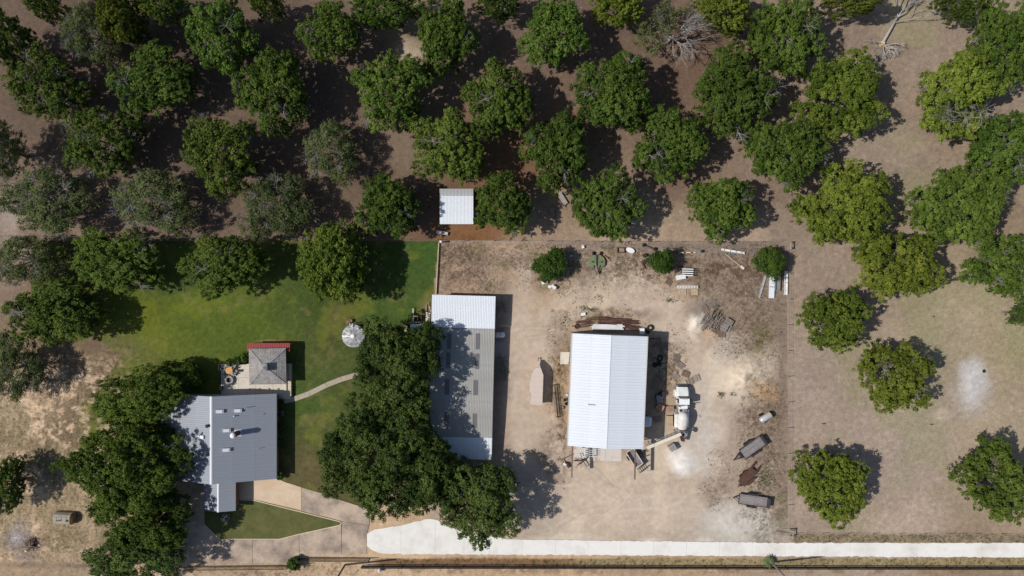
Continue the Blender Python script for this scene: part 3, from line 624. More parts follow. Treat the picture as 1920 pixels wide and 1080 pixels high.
# gazebo with hipped shingle roof
gc_, gw_, gd_, gr_ = rect_px([(466,654),(536,653),(536,720),(468,721)], 2.6)
gaz = thing('gazebo', 'open gazebo with grey wooden shingle hip roof on the patio', 'gazebo', gc_, gr_)
RISE = 1.25
def hip_shingles(a, b, apex, ncourse, parent, name):
    """a, b: eave corners (left to right seen from outside), shingles laid in overlapping courses"""
    a, b, apex = Vector(a), Vector(b), Vector(apex); nrm = (b - a).cross(apex - a).normalized(); m = MB()
    up = (apex - (a + b)/2); 
    for i in range(ncourse):
        t0, t1 = i / ncourse, min(1, (i + 1.25) / ncourse); tm = (i + .6) / ncourse
        l0, r0 = a.lerp(apex, t0), b.lerp(apex, t0); wid = (r0 - l0).length; l1, r1 = a.lerp(apex, min(t1, 1)), b.lerp(apex, min(t1, 1))
        n = max(1, int(wid / .27)); off = rnd.random() * .4
        for k in range(n):
            u0, u1 = k / n + .006, (k + 1) / n - .006
            lift = rnd.uniform(.035, .06)
            p0, p1 = l0.lerp(r0, u0) + nrm * lift, l0.lerp(r0, u1) + nrm * lift; q1, q0 = l1.lerp(r1, u1) + nrm * .012, l1.lerp(r1, u0) + nrm * .012
            d = nrm * -.03; m.add([p0, p1, q1, q0, p0 + d, p1 + d, q1 + d*.3, q0 + d*.3], [(0,1,2,3),(4,5,1,0),(5,6,2,1),(7,4,0,3),(6,7,3,2)])
    o = m.build(name, M_SHINGLE, parent); return o
x, y, z = gw_/2, gd_/2, 2.55; apex = (0, 0, z + RISE)
cs = [(-x,-y,z),(x,-y,z),(x,y,z),(-x,y,z)]
MB().add(cs + [apex] + [(0, 0, z - .08)], [(0,1,4),(1,2,4),(2,3,4),(3,0,4),(0,3,5),(3,2,5),(2,1,5),(1,0,5)]).build('roof_backing', M_WOODG, gaz)
for i, nm in enumerate(('south', 'east', 'north', 'west')):
    o = hip_shingles(cs[i], cs[(i+1) % 4], apex, 13, gaz, 'roof_shingles'); tag(o, None, None, None, 'stuff')
    A, B = Vector(cs[i]), Vector(apex); MB().bar(A + Vector((0,0,.06)), A.lerp(B, .9) + Vector((0,0,.06)), .2, .05).build('hip_cap', M_SHINGLE, gaz)
cup = MB().box((0, 0, z + RISE + .22), (.95, .95, .72)).build('cupola', M_WOODG, gaz)
MB().add([(-.62,-.62,z+RISE+.58),(.62,-.62,z+RISE+.58),(.62,.62,z+RISE+.58),(-.62,.62,z+RISE+.58),(0,0,z+RISE+.95)], [(0,1,4),(1,2,4),(2,3,4),(3,0,4),(3,2,1,0)]).build('cupola_roof', M_SHINGLE, cup)
for (sx, sy) in ((-1,-1),(1,-1),(1,1),(-1,1)): MB().box((sx*(x-.35), sy*(y-.35), 1.33), (.16,.16,2.42)).build('post', M_WOODG, gaz)
# red lean-to behind the gazebo
rc, rw, rd, rr_ = rect_px([(463,643.5),(543,643.5),(543,659),(463,659)], 2.2)
lt = thing('red_lean_to', 'red metal lean-to roof strip tucked against the north side of the gazebo', 'lean-to', rc, rr_)
meR = rib_mesh(rw/9 - .006, rd, 2, M_RED, .09, .04, .03)
for i in range(9): place('roof_panel', meR, lt, (-rw/2 + i * rw/9, rd/2, 1.95), (-1,0,0), (0, -rd, .22)) if False else place('roof_panel', meR, lt, (-rw/2 + (i + 1) * rw/9, rd/2, 1.98), (-1, 0, 0), (0, -rd, .2))
for sx in (-1, 1): MB().box((sx*(rw/2 - .2), rd/2 - .2, .95), (.12,.12,1.9)).build('post', M_WOODG, lt)
# patio rail
rl = thing('patio_railing', 'dark metal railing along the north and west edge of the patio', 'railing', W(415, 682))
base = W(415, 682)
for (a, b) in (((415,682),(464,682)), ((415,682),(415,740))):
    A, B = W(*a) - base, W(*b) - base
    for z_ in (.35, .95): MB().bar(A + Vector((0,0,z_ + .1)), B + Vector((0,0,z_ + .1)), .05).build('rail', M_DARK, rl)
    n = int((B - A).length / .75)
    for i in range(n + 1): MB().box(A.lerp(B, i / n) + Vector((0,0,.55)), (.05,.05,1.0)).build('post', M_DARK, rl)
# garden wall and steps on the east edge of the patio
gw1 = thing('patio_wall', 'low pale block wall with steps on the east edge of the patio', 'wall', W(546, 710))
b0 = W(546, 710)
for i in range(10): MB().box((0, W(546, 684 + i * 6.1).y - b0.y, .32), (.36, .52, .62)).build('block', M_CURB, gw1)
for i in range(2): MB().box((-.75 + i * .0 - .1, 0.2 + i * .0, .2 + i * .12), (.5 - .2 * i, 4.4, .14)).build('step', M_PATIO, gw1)

# water tank
tp = W(662.5, 630, 1.9)
tk = thing('water_tank', 'round silver water tank with weathered conical lid on the lawn', 'tank', (tp.x, tp.y, 0))
MB().lathe([(1.74,0),(1.78,.02),(1.78,.6),(1.81,.63),(1.78,.66),(1.78,1.25),(1.81,1.28),(1.78,1.31),(1.78,1.85),(1.7,1.87)], n=40).build('shell', M_GALV, tk, True)
lid = MB(); 
lid.lathe([(1.88,1.86),(1.88,1.93),(1.2,2.09),(.5,2.25),(.32,2.28)], n=40); lid.build('lid', mat('tank_lid', (.44,.44,.44), .6, .25, 3.5, (.13,.125,.12), .9, 1.9), tk)
MB().lathe([(.36,2.27),(.36,2.4),(.3,2.46),(.05,2.5)], n=20).build('hatch', M_PLASTIC, tk)
MB().tube([(-.1,1.45,2.05),(-.1,1.7,2.25),(-.1,2.0,2.2),(-.1,2.05,.1)], .09, 8).build('inlet_pipe', M_PLASTIC, tk)
MB().tube([(.85,1.3,2.0),(.85,1.3,2.5)], .12, 8).build('vent', M_PLASTIC, tk)
for i in range(12):
    t = math.pi * 2 * i / 12; MB().bar((1.86*math.cos(t), 1.86*math.sin(t), 1.96), (.5*math.cos(t), .5*math.sin(t), 2.28), .05, .03).build('seam', M_GALV, tk)
pu = W(656, 605); pb = thing('pump_stand', 'small brown pump housing with pipes beside the water tank', 'pump', pu)
MB().box((-.25,.15,.3), (.7,.5,.6), .3).build('housing', M_WOODR, pb); MB().box((.25,.35,.25), (.5,.45,.5), -.2).build('motor', M_WOODR, pb)
MB().tube([(0,0,.3),(.2,-.6,.3),(.35,-1.0,.3)], .06, 6).build('pipe', M_PLASTIC, pb)
# ---------------------------------------------------------------- trees
def mesh_np(name, verts, quads, m, tint=None):
    me = bpy.data.meshes.new(name); me.vertices.add(len(verts)); me.vertices.foreach_set('co', verts.astype(np.float32).ravel())
    k = quads.shape[1]; me.loops.add(quads.size); me.loops.foreach_set('vertex_index', quads.astype(np.int32).ravel())
    me.polygons.add(len(quads)); me.polygons.foreach_set('loop_start', (np.arange(len(quads)) * k).astype(np.int32))
    if tint is not None:
        a = me.attributes.new('tint', 'FLOAT', 'POINT'); a.data.foreach_set('value', tint.astype(np.float32))
    me.materials.append(m); me.update(calc_edges=True); return me
def unit(v): return v / np.maximum(1e-6, np.linalg.norm(v, axis=-1, keepdims=True))
def leaves(rs, centres, radii, tints, sub, per, size, m, name='crown', subr=.42, spread=1.0):
    """leaf faces in small tufts that sit on larger clumps"""
    ns = np.maximum(3, (sub * (radii / 1.3) ** 2).astype(int)); ci = np.repeat(np.arange(len(centres)), ns); k = len(ci)
    sd = unit(rs.normal(size=(k, 3)) + np.array([0, 0, .45])); sc = centres[ci] + sd * np.array([1, 1, .75]) * (radii[ci] * (.50 + .5 * rs.rand(k) ** .5))[:, None]
    st = tints[ci] + rs.normal(size=k) * .14; cnt = np.maximum(3, (per * (.6 + .8 * rs.rand(k))).astype(int)); idx = np.repeat(np.arange(k), cnt); n = len(idx)
    d = unit(rs.normal(size=(n, 3)) + np.array([0, 0, .3])); c = sc[idx] + d * np.array([1, 1, .7]) * (subr * spread * (.25 + .85 * rs.rand(n)))[:, None]
    nrm = unit(d * .5 + sd[idx] * .5 + np.array([0, 0, .45]) + rs.normal(size=(n, 3)) * .5)
    a = unit(np.cross(nrm, rs.normal(size=(n, 3)))); b = np.cross(nrm, a)
    L = size * (.65 + .7 * rs.rand(n))[:, None]; Wd = L * (.45 + .25 * rs.rand(n))[:, None]
    v = np.stack([c - a * L * .5, c + b * Wd * .5 + a * L * .05, c + a * L * .5 - nrm * L * .12, c - b * Wd * .5 + a * L * .05], 1).reshape(-1, 3)
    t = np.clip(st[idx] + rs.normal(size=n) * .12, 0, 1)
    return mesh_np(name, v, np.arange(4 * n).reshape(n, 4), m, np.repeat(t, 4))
# kind: leaf material, tufts per clump, leaves per tuft, leaf length
KIND = {'pecan': (L_PECAN, 14, 27, .33), 'bright': (L_PECANY, 15, 28, .33), 'sparse': (L_SPARSE, 13, 22, .29), 'oak': (L_OAK, 24, 26, .28), 'house': (L_HOUSE, 22, 28, .31), 'bush': (L_BUSH, 60, 22, .22)}
def make_parts(rs, kind, Rx, Ry, h, dead, cr=None, wob=1.0):
    """crown, trunk and bare twig meshes of one tree standing at the origin"""
    m, sub, per, size = KIND[kind]; hc = h * .60; R = (Rx + Ry) / 2
    ph = rs.rand(7) * 6.28; am = (.45 + .55 * rs.rand(7)) * np.array([0, .09, .13, .11, .09, .07, .06]) * wob
    mod = lambda th: 1 + sum(am[j] * np.cos((j + 1) * th + ph[j]) for j in range(1, 7))
    cr = cr or (1.65 if kind in ('oak', 'house') else min(1.5, .16 * R + .42)); n = int(max(7, (3.0 if kind in ('oak', 'house') else 4.0) * Rx * Ry / (cr * cr)))
    pts = []
    for i in range(n):
        best = None; bd_ = -1
        for _ in range(6):
            th = rs.rand() * 6.2832; u = rs.rand() ** .52
            if rs.rand() < .76: z = hc + (h - hc) * math.sqrt(max(0, 1 - (u * .96) ** 2)) * (.55 + .45 * rs.rand()) - cr * .45
            else: u = .5 + .5 * rs.rand(); z = h * (.28 + .34 * rs.rand())
            rr = mod(th) * u * (1 - cr * .60 / R)
            p = np.array([Rx * rr * math.cos(th), Ry * rr * math.sin(th), z])
            dd = min([np.linalg.norm((p - q) * np.array([1, 1, .7])) for q in pts], default=9)
            if dd > bd_: bd_, best = dd, p
        pts.append(best)
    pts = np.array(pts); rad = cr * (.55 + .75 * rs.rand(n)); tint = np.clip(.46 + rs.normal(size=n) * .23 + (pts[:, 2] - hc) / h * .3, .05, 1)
    isdead = rs.rand(n) < dead; live = ~isdead
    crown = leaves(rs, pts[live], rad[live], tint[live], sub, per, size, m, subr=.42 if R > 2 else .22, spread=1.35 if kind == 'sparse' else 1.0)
    b = MB(); tr = .026 * h + .06; fork = Vector((rs.normal() * .15, rs.normal() * .15, h * .24))
    b.tube([(0, 0, -.1), (0, 0, .15), fork * .55, fork], [tr * 1.45, tr * 1.1, tr * .95, tr * .85], 8)
    nl = 6 if n > 12 else 3; limbs = []
    for j in range(nl):
        th = 6.2832 * (j + rs.rand() * .6) / nl; e = Vector((Rx * .5 * math.cos(th), Ry * .5 * math.sin(th), h * (.50 + .12 * rs.rand()))); mid = fork.lerp(e, .5) + Vector((0, 0, .07 * h))
        b.tube([fork, mid, e], [tr * .5, tr * .36, tr * .22], 5); limbs += [mid, e]
    limbs.append(fork + Vector((0, 0, h * .4))); b.tube([fork, limbs[-1]], [tr * .5, tr * .2], 5)
    tw = MB()
    for i in range(n):
        p = Vector(pts[i]); q = min(limbs, key=lambda l: (l - p).length); mm_ = q.lerp(p, .55) + Vector((rs.normal() * .15, rs.normal() * .15, .12))
        (tw if isdead[i] else b).tube([q, mm_, p], [tr * .18, tr * .11, .025], 4, False)
        if isdead[i] or rs.rand() < (.22 if kind == 'sparse' else .0 if kind in ('oak', 'house') else .04):
            for _ in range(10 if isdead[i] else 5):
                d = Vector(unit(rs.normal(size=3) + np.array([pts[i][0] / R * .6, pts[i][1] / R * .6, .9]))); e = p + d * rad[i] * (1.0 + .6 * rs.rand())
                mid = p.lerp(e, .5) + Vector(rs.normal(size=3) * .1); tw.tube([p, mid, e], [.035, .025, .012], 3, False)
                for _ in range(3):
                    e2 = mid + Vector(unit(rs.normal(size=3) + np.array(d))) * rad[i] * .5; tw.tube([mid, e2], [.02, .01], 3, False)
    return crown, b.mesh('trunk', M_BARK, True), (tw.mesh('bare_twigs', mat('twig_bark', (.24, .22, .20), .95, .2, 4)) if tw.v else None)
PROTO = {}; PUSE = {}
NVAR = {'pecan': 3, 'bright': 3, 'sparse': 2, 'oak': 3, 'house': 3}
def tree(name, px, py, rx, ry, h, kind, label, group=None, dead=.06, cat='tree', cr=None, wob=1.0):
    rs = np.random.RandomState(int(px * 7 + py * 13) % 99991)
    hc = h * .60; c = W(px, py, hc); k = 1 - hc / CAMH; Rx, Ry = rx * S * k * 1.0, ry * S * k * 1.0
    root = thing(name, label, cat, (c.x, c.y, 0), 0, group); sx = sy = sz = 1.0; rot = 0.0
    if kind == 'bush': parts = make_parts(rs, kind, Rx, Ry, h, dead, cr, wob)
    else:
        bucket = 0 if dead < .045 else (1 if dead < .11 else 2)
        big = 1 if max(rx, ry) > 95 else 0
        i = PUSE.get((kind, bucket, big), 0); PUSE[(kind, bucket, big)] = i + 1; key = (kind, bucket, big, i % (NVAR[kind] if not big else 2))
        R0, h0 = (9.0, 10.5) if big else (6.0, 10.0)
        if key not in PROTO: PROTO[key] = make_parts(np.random.RandomState(abs(hash(str(key))) % 1 + sum(map(ord, kind)) * 7 + bucket * 101 + big * 57 + (i % 4) * 13), kind, R0, R0, h0, 0.0 if kind in ('oak', 'house') else (.01, .045, .11)[bucket] + (.04 if kind == 'sparse' else 0))
        parts = PROTO[key]; asp = max(Rx, Ry) / min(Rx, Ry)
        rot = rs.rand() * 6.2832 if asp < 1.12 else (math.pi if rs.rand() < .5 else 0.0) + rs.normal() * .12
        sx, sy, sz = (Rx / R0, Ry / R0, h / h0)
        if asp < 1.12: sx = sy = (sx + sy) / 2
    for nm, me in zip(('crown', 'trunk', 'bare_twigs'), parts):
        if me is None: continue
        o = link(nm, me, root, None, rot); o.scale = (sx, sy, sz)
        if nm == 'bare_twigs': o['kind'] = 'stuff'
    return root

ORD = ['first', 'second', 'third', 'fourth', 'fifth', 'sixth', 'seventh', 'eighth', 'ninth', 'tenth', 'eleventh', 'twelfth']
ROWS = [
 ('row cut by top edge', [(85,6,36,28,9,'pecan',.05),(228,32,44,54,9.5,'bright',.03),(306,12,48,36,9,'pecan',.05),(500,8,32,24,9,'bright',.03),(725,16,62,38,9.5,'pecan',.05),(935,6,46,28,9,'pecan',.05),(1160,10,52,38,9,'bright',.04),(1360,18,56,42,9,'bright',.04),(1600,4,60,24,9,'bright',.1),(1805,10,42,32,8.5,'pecan',.12)]),
 ('second orchard row from top', [(14,72,40,58,9.5,'pecan',.05),(168,62,50,62,8,'sparse',.28),(415,70,60,76,9.5,'pecan',.08),(620,62,54,60,9,'pecan',.12),(835,66,60,73,9.5,'pecan',.06),(1042,62,63,68,9,'pecan',.07),(1473,68,66,78,9.5,'pecan',.08),(1885,85,62,82,9.5,'pecan',.15)]),
 ('third orchard row from top', [(85,160,70,66,9,'pecan',.16),(290,155,78,68,9,'pecan',.14),(513,172,72,82,10,'pecan',.1),(733,172,72,78,9.5,'pecan',.08),(936,190,62,76,9.5,'pecan',.07),(1150,175,78,80,9.5,'pecan',.08),(1374,178,78,86,9.5,'pecan',.12),(1578,180,86,80,9,'bright',.02),(1795,178,76,86,9,'bright',.14)]),
 ('fourth orchard row from top', [(6,282,32,60,8.5,'sparse',.15),(190,265,72,70,9,'pecan',.14),(415,287,72,78,9.5,'pecan',.1),(620,282,50,64,7.5,'sparse',.16),(842,278,68,74,9,'pecan',.08),(1045,285,65,78,9,'pecan',.07),(1258,275,70,70,8.5,'pecan',.14),(1475,287,72,74,9,'pecan',.06),(1885,285,70,76,9,'pecan',.1)]),
 ('fifth orchard row, north of fence', [(88,375,86,66,7.5,'sparse',.26),(288,375,78,66,7.5,'sparse',.2),(517,385,72,66,7.5,'sparse',.18),(727,388,60,66,8.5,'pecan',.08),(942,385,56,62,8,'pecan',.05),(1138,385,64,72,8.5,'pecan',.06),(1355,388,66,62,8,'pecan',.06),(1587,385,90,82,9,'bright',.02),(1800,390,86,84,9,'pecan',.10)]),
 ('row crossing the lawn edge', [(45,488,66,54,7,'sparse',.16),(218,492,84,62,7.5,'pecan',.14),(420,495,74,60,8,'pecan',.10),(624,490,66,86,9,'bright',.04),(1682,497,82,70,9,'bright',.02),(1888,500,68,62,8.5,'pecan',.12)]),
 ('row level with the barn', [(100,590,84,64,8,'pecan',.12),(1566,600,63,62,8,'bright',.02),(1922,588,16,28,8,'pecan',.04)]),
]
for rn, row in ROWS:
    for i, (px, py, rx, ry, h, kd, dd) in enumerate(row):
        look = {'pecan': 'green', 'bright': 'bright green', 'sparse': 'thin grey-green'}[kd]
        if dd >= .14 and kd == 'pecan': look = 'green, partly bare'
        tree('pecan_tree', px, py, rx * .95, ry * .95, h * 1.07, kd, f'{look} pecan tree, {ORD[i]} from left, {rn}', 'pecan trees of the orchard', dd)
tree('pecan_tree', 1680, 706, 66, 68, 8, 'bright', 'green pecan tree with bare streaks just left of the white ash patch', 'pecan trees of the orchard', .14)
tree('pecan_tree', 1562, 910, 68, 70, 8, 'bright', 'yellow-green pecan tree in the fenced corner above the concrete lane', 'pecan trees of the orchard', .02)
tree('pecan_tree', 1872, 905, 70, 68, 8, 'pecan', 'round dark green pecan tree at the lower right above the lane fence', 'pecan trees of the orchard', .02)
tree('pecan_tree', 28, 690, 44, 66, 7, 'sparse', 'thin shrubby pecan tree on the left edge above the dry field', 'pecan trees of the orchard', .2)
tree('pecan_tree', 6, 912, 38, 52, 7, 'pecan', 'half seen green tree on the left edge near the burn pile', 'pecan trees of the orchard', .05)
# large trees round the house and the shed
tree('shade_tree', 262, 742, 94, 54, 9, 'house', 'wide green shade tree at the north-west corner of the house', 'shade trees near the buildings', .02, wob=1.6)
tree('shade_tree', 356, 706, 28, 26, 4.6, 'house', 'small green tree between the wide shade tree and the patio', 'shade trees near the buildings', .02)
tree('shade_tree', 244, 878, 112, 92, 11, 'house', 'largest green shade tree overhanging the west side of the house', 'shade trees near the buildings', .02, wob=1.3)
tree('shade_tree', 268, 975, 88, 62, 10, 'house', 'green shade tree south-west of the house wing', 'shade trees near the buildings', .02)
tree('shade_tree', 252, 1048, 88, 58, 9, 'oak', 'dull green shade tree cut off by the bottom edge beside the iron fence', 'shade trees near the buildings', .04)
tree('oak_tree', 742, 700, 84, 88, 12, 'oak', 'dark oak between the water tank and the long shed', 'shade trees near the buildings', .04)
tree('oak_tree', 802, 634, 32, 30, 9.5, 'oak', 'small dark oak crown at the north-west corner of the long shed', 'shade trees near the buildings', .02)
tree('oak_tree', 718, 862, 118, 112, 12, 'oak', 'broad dark oak spreading over the lawn and driveway, largest of the three', 'shade trees near the buildings', .02)
tree('oak_tree', 806, 890, 58, 72, 10.5, 'oak', 'dark oak crown wedged between the broad oak and the one by the lane', 'shade trees near the buildings', .02)
tree('oak_tree', 896, 940, 80, 86, 10.5, 'oak', 'dark oak at the south end of the long shed overhanging the pale lane', 'shade trees near the buildings', .02)
for (px, py, rx, ry, lab) in [(1034,497,30,28,'compact green young tree beside the white drums'), (1241,490,24,22,'smallest round green young tree next to the metal racks'), (1445,491,28,27,'round green young tree above the white metal channels')]:
    tree('young_tree', px, py, rx, ry, 4.0, 'bush', lab, 'young trees along the north side of the yard', 0, cr=.62)
tree('shrub', 550, 1058, 13, 12, 1.8, 'bush', 'bushy green shrub at the end of the iron fence', None, 0, 'shrub', cr=.36)
for i, (px, py, rx, ry) in enumerate([(432,679,9,6),(446,677,10,7),(458,670,7,10)]):
    tree('shrub', px, py, rx, ry, 1.1, 'bush', ['low green shrub at the patio railing, nearest its corner post', 'low green shrub in the middle of the patio railing', 'low green shrub against the west side of the gazebo'][i], 'shrubs by the patio', 0, 'shrub', cr=.3)

# bare and fallen trees
def grow(b, rs, p, d, L, r, depth, spread=.5, droop=0.0, kids=3):
    d = d.normalized(); e = p + d * L + Vector(rs.normal(size=3)) * L * .06; mid = p.lerp(e, .5) + Vector(rs.normal(size=3)) * L * .05
    b.tube([p, mid, e], [r, r * .85, r * .68], 5 if depth > 2 else 3, depth < 2)
    if depth == 0: return
    for i in range(kids):
        nd = (d + Vector(rs.normal(size=3)) * spread + Vector((0, 0, -droop))).normalized()
        grow(b, rs, e if i < kids - 1 else mid, nd, L * (.62 + .25 * rs.rand()), r * (.62 + .1 * rs.rand()), depth - 1, spread, droop, kids)
rs = np.random.RandomState(5)
c = W(1262, 62, 4.5); hd = thing('half_dead_tree', 'half dead tree with grey bare branches fanning out, near the top edge', 'tree', (c.x, c.y, 0))
b = MB(); b.tube([(0,0,-.1),(0,0,1),(.1,0,2.6)], [.4,.33,.28], 8); b.build('trunk', M_DEADW, hd, True)
for k, (dx, dy, dz, L) in enumerate([(1,.25,.6,2.6),(1,-.1,.5,2.8),(.7,-.8,.5,2.2),(.9,.7,.6,2.2),(-.2,1,.9,2.3),(-.9,.5,1,2.2),(.2,-.6,1.1,2.0),(.5,.1,1.2,2.4)]):
    b = MB(); grow(b, rs, Vector((.1,0,2.2)), Vector((dx, dy, dz)), L, .095, 4, .42, 0, 3); tag(b.build('bare_limb', mat('dead_limb', (.27, .245, .225), .95, .2, 4), hd), None, None, None, 'stuff')
cp_ = np.array([(-3.5,-.6,4.5),(-2.6,-1.6,5),(-2.2,.8,5.8),(-4.2,.8,4.4),(-1.4,-.4,6),(-3.2,2.2,5),(-1.2,2.6,5.6),(.4,2.2,5.4),(-.5,.6,6.2),(-4.0,-1.6,3.8),(.6,3.6,5),(-5,.2,4),(-4.6,2.0,4.4),(-2.2,3.6,5),(-3.0,-2.6,4),(-5.2,-1,3.6),(1.6,3.9,5),(-1.2,4.4,4.8)])
link('crown', leaves(rs, cp_, np.full(len(cp_), 1.05), np.full(len(cp_), .55), 15, 20, .27, L_SPARSE, spread=1.3), hd)
f0 = W(1652, 83); fallen = thing('fallen_tree', 'fallen bare grey tree lying on the orchard soil near the top edge', 'dead tree', f0)
b = MB(); d = (W(1693, 12) - f0).normalized(); b.tube([(0,0,.35), tuple(d * 2.5 + Vector((0,0,.38))), tuple(d * 5.2 + Vector((0,0,.42)))], [.27,.23,.17], 8)
b.build('trunk', M_DEADW, fallen, True)
b = MB()
for (ang, L, r) in [(.0,2.6,.13),(.35,2.4,.11),(-.3,2.6,.12),(-.95,2.4,.10)]:
    dd = Matrix.Rotation(ang, 3, 'Z') @ d; grow(b, rs, d * (5.0 if abs(ang) < .8 else 4.0) + Vector((0,0,.42)), dd + Vector((0,0,.12)), L, r, 3, .28, .02, 3)
tag(b.build('branches', M_DEADW, fallen), None, None, None, 'stuff')
b = MB()
for dx, dy in [(1,-.4),(1,-.9),(.6,-1),(.9,.05),(-.1,-1),(-.9,.25)]:
    grow(b, rs, Vector((.2,-.3,.5)), Vector((dx,dy,.25)), 1.2, .08, 3, .4, .05, 3)
tag(b.build('broken_crown', M_DEADW, fallen), None, None, None, 'stuff')
b = MB(); b.lathe([(.5,0),(.42,.3),(.4,.55),(.3,.75)], n=12); b.build('stump', M_WOODT, fallen)
# brush bundle on the ground beside it
b = MB(); 
for _ in range(70):
    a = rs.rand() * 6.28; p = Vector((rs.normal() * .9 + .1, rs.normal() * .5 - 2.0, .05)); q = p + Vector((math.cos(a), math.sin(a), rs.rand() * .35)) * (.5 + rs.rand()); b.tube([p, q], [.03, .012], 3, False)
tag(b.build('twig_litter', M_DEADW, fallen), None, None, None, 'stuff')

# weeds: uncountable tufts
def weeds(name, label, pts, size, m, blades=7, seed=1):
    rs = np.random.RandomState(seed); n = len(pts); idx = np.repeat(np.arange(n), blades); k = len(idx)
    c = np.array(pts)[idx]; sz = (size * (.5 + rs.rand(n)))[idx]
    base = np.concatenate([c + rs.normal(size=(k, 2)) * sz[:, None] * .35, np.zeros((k, 1)) - .02], 1)
    a = rs.rand(k) * 6.28; dv = np.stack([np.cos(a), np.sin(a), np.zeros(k)], 1); sd = np.stack([-np.sin(a), np.cos(a), np.zeros(k)], 1)
    L = (sz * (.5 + .7 * rs.rand(k)))[:, None]
    tip = base + dv * L * .8 + np.array([0, 0, 1]) * L * (.35 + .5 * rs.rand(k))[:, None]; mid = (base + tip) / 2 + np.array([0, 0, 1]) * L * .15
    w = L * .12; v = np.stack([base, mid + sd * w, tip, mid - sd * w], 1).reshape(-1, 3)
    me = mesh_np(name, v, np.arange(4 * k).reshape(k, 4), m, np.repeat(np.clip(.5 + rs.normal(size=k) * .3, 0, 1), 4))
    return tag(link(name, me), label, None, None, 'stuff')
wr = np.random.RandomState(9); cand = np.stack([wr.uniform(826, 1474, 60000), wr.uniform(458, 1010, 60000)], 1)
_, _, wk = ground_colour(cand[:, 0], cand[:, 1]); fld = sst(.42, .62, fbm(cand[:, 0], cand[:, 1], 26, 4, 101))
keep = wr.rand(len(cand)) < wk * fld * .55
for (x0, y0, x1, y1) in [(1066,622,1216,842),(800,552,932,866)]: keep &= ~((cand[:, 0] > x0) & (cand[:, 0] < x1) & (cand[:, 1] > y0) & (cand[:, 1] < y1))
kp = cand[keep]; weeds('weeds', 'dry brown weeds scattered over the limestone yard', [tuple(W(x, y).xy) for x, y in kp], .15, L_WEED)
g2 = [(1435,895,14,16,120),(1100,580,14,5,60),(1060,600,10,14,50),(1260,562,14,5,60),(1345,582,7,16,70),(1353,740,6,5,40),(1374,737,5,6,40),(1048,690,12,10,50),(945,690,8,26,110),(1120,560,18,8,30),(1084,485,14,14,30),(1440,640,22,30,60),(1400,640,24,14,60)]
pg = []
for (x, y, rx, ry, n) in g2: pg += [tuple(W(x + wr.normal() * rx * .6, y + wr.normal() * ry * .6).xy) for _ in range(n)]
for _ in range(900): pg.append(tuple(W(wr.uniform(740, 1920), 1046 + wr.rand() ** .8 * 14).xy))
for _ in range(500): pg.append(tuple(W(wr.uniform(1485, 1920), 1002 + wr.rand() * 14).xy))
weeds('green_weeds', 'green weeds along the verges and yard edges', pg, .17, L_WEEDG, seed=4)
ps = [tuple(W(wr.uniform(0, 330), wr.uniform(650, 1050)).xy) for _ in range(700)] + [tuple(W(wr.uniform(340, 700), wr.uniform(1062, 1079)).xy) for _ in range(260)]
weeds('dry_grass', 'dry grass flecks on the bare soil in the south-west', ps, .14, L_WEED, seed=6)

# dry leaf and straw litter on the orchard floor
lp = np.stack([wr.uniform(-10, 1930, 52000), wr.uniform(-10, 1085, 52000)], 1)
ok = ~inpoly(lp[:, 0], lp[:, 1], YARDP) & ~inpoly(lp[:, 0], lp[:, 1], LAWNP) & ~((lp[:, 1] > 985) & (lp[:, 1] < 1048) & (lp[:, 0] > 330)) & ~((lp[:, 1] > 640) & (lp[:, 0] > 300) & (lp[:, 0] < 700))
ok &= wr.rand(len(lp)) < .15 + .85 * sst(.45, .65, fbm(lp[:, 0], lp[:, 1], 40, 4, 201))
lp = lp[ok]
weeds('leaf_litter', 'dry leaf and straw litter strewn over the orchard floor', [tuple(W(x, y).xy) for x, y in lp], .13, leafmat('litter', (.10, .08, .06), (.42, .34, .26), .1), 2, 8)
# ---------------------------------------------------------------- fences, gates, poles
V = Vector
def post_fence(name, label, a, b, n, hp, m, wires, cat='fence', r=.06, brace=False, wr_=.012):
    A, B = W(*a), W(*b); f = thing(name, label, cat, A); D = B - A; D.z = 0
    for i in range(n + 1):
        p = D * (i / n); q = MB().tube([(p.x, p.y, -.1), (p.x, p.y, hp)], [r, r * .92], 6).build('post', m, f)
        MB().cyl((p.x, p.y, hp), r * 1.1, .02, 6).build('post_top', m, q)
    for z in wires: MB().bar((0, 0, z), (D.x, D.y, z), wr_).build('wire', M_WIRE, f)
    return f
yn = post_fence('wire_fence', 'wire fence on posts along the north edge of the yard', (826,451), (1474,455), 13, 1.25, M_POSTW, (.4, .8, 1.2))
ye = post_fence('wire_fence', 'wire fence on thin posts along the east edge of the yard', (1476,465), (1478,995), 11, 1.15, M_POSTW, (.4, .8, 1.1))
ln = post_fence('wire_fence', 'wire fence between the lawn and the orchard trees', (0,443), (820,450), 16, 1.1, M_POSTW, (.4, .8, 1.05), r=.045)
ls = post_fence('wire_fence', 'wire fence on slanting posts between the right orchard and the concrete lane', (1494,1000), (1925,1001), 9, 1.2, M_POSTW, (.4, .8, 1.15), r=.05)
nn = post_fence('wire_fence', 'short run of lone posts north of the yard corner', (1476,366), (1476,416), 1, 1.1, M_POSTW, (), r=.07)
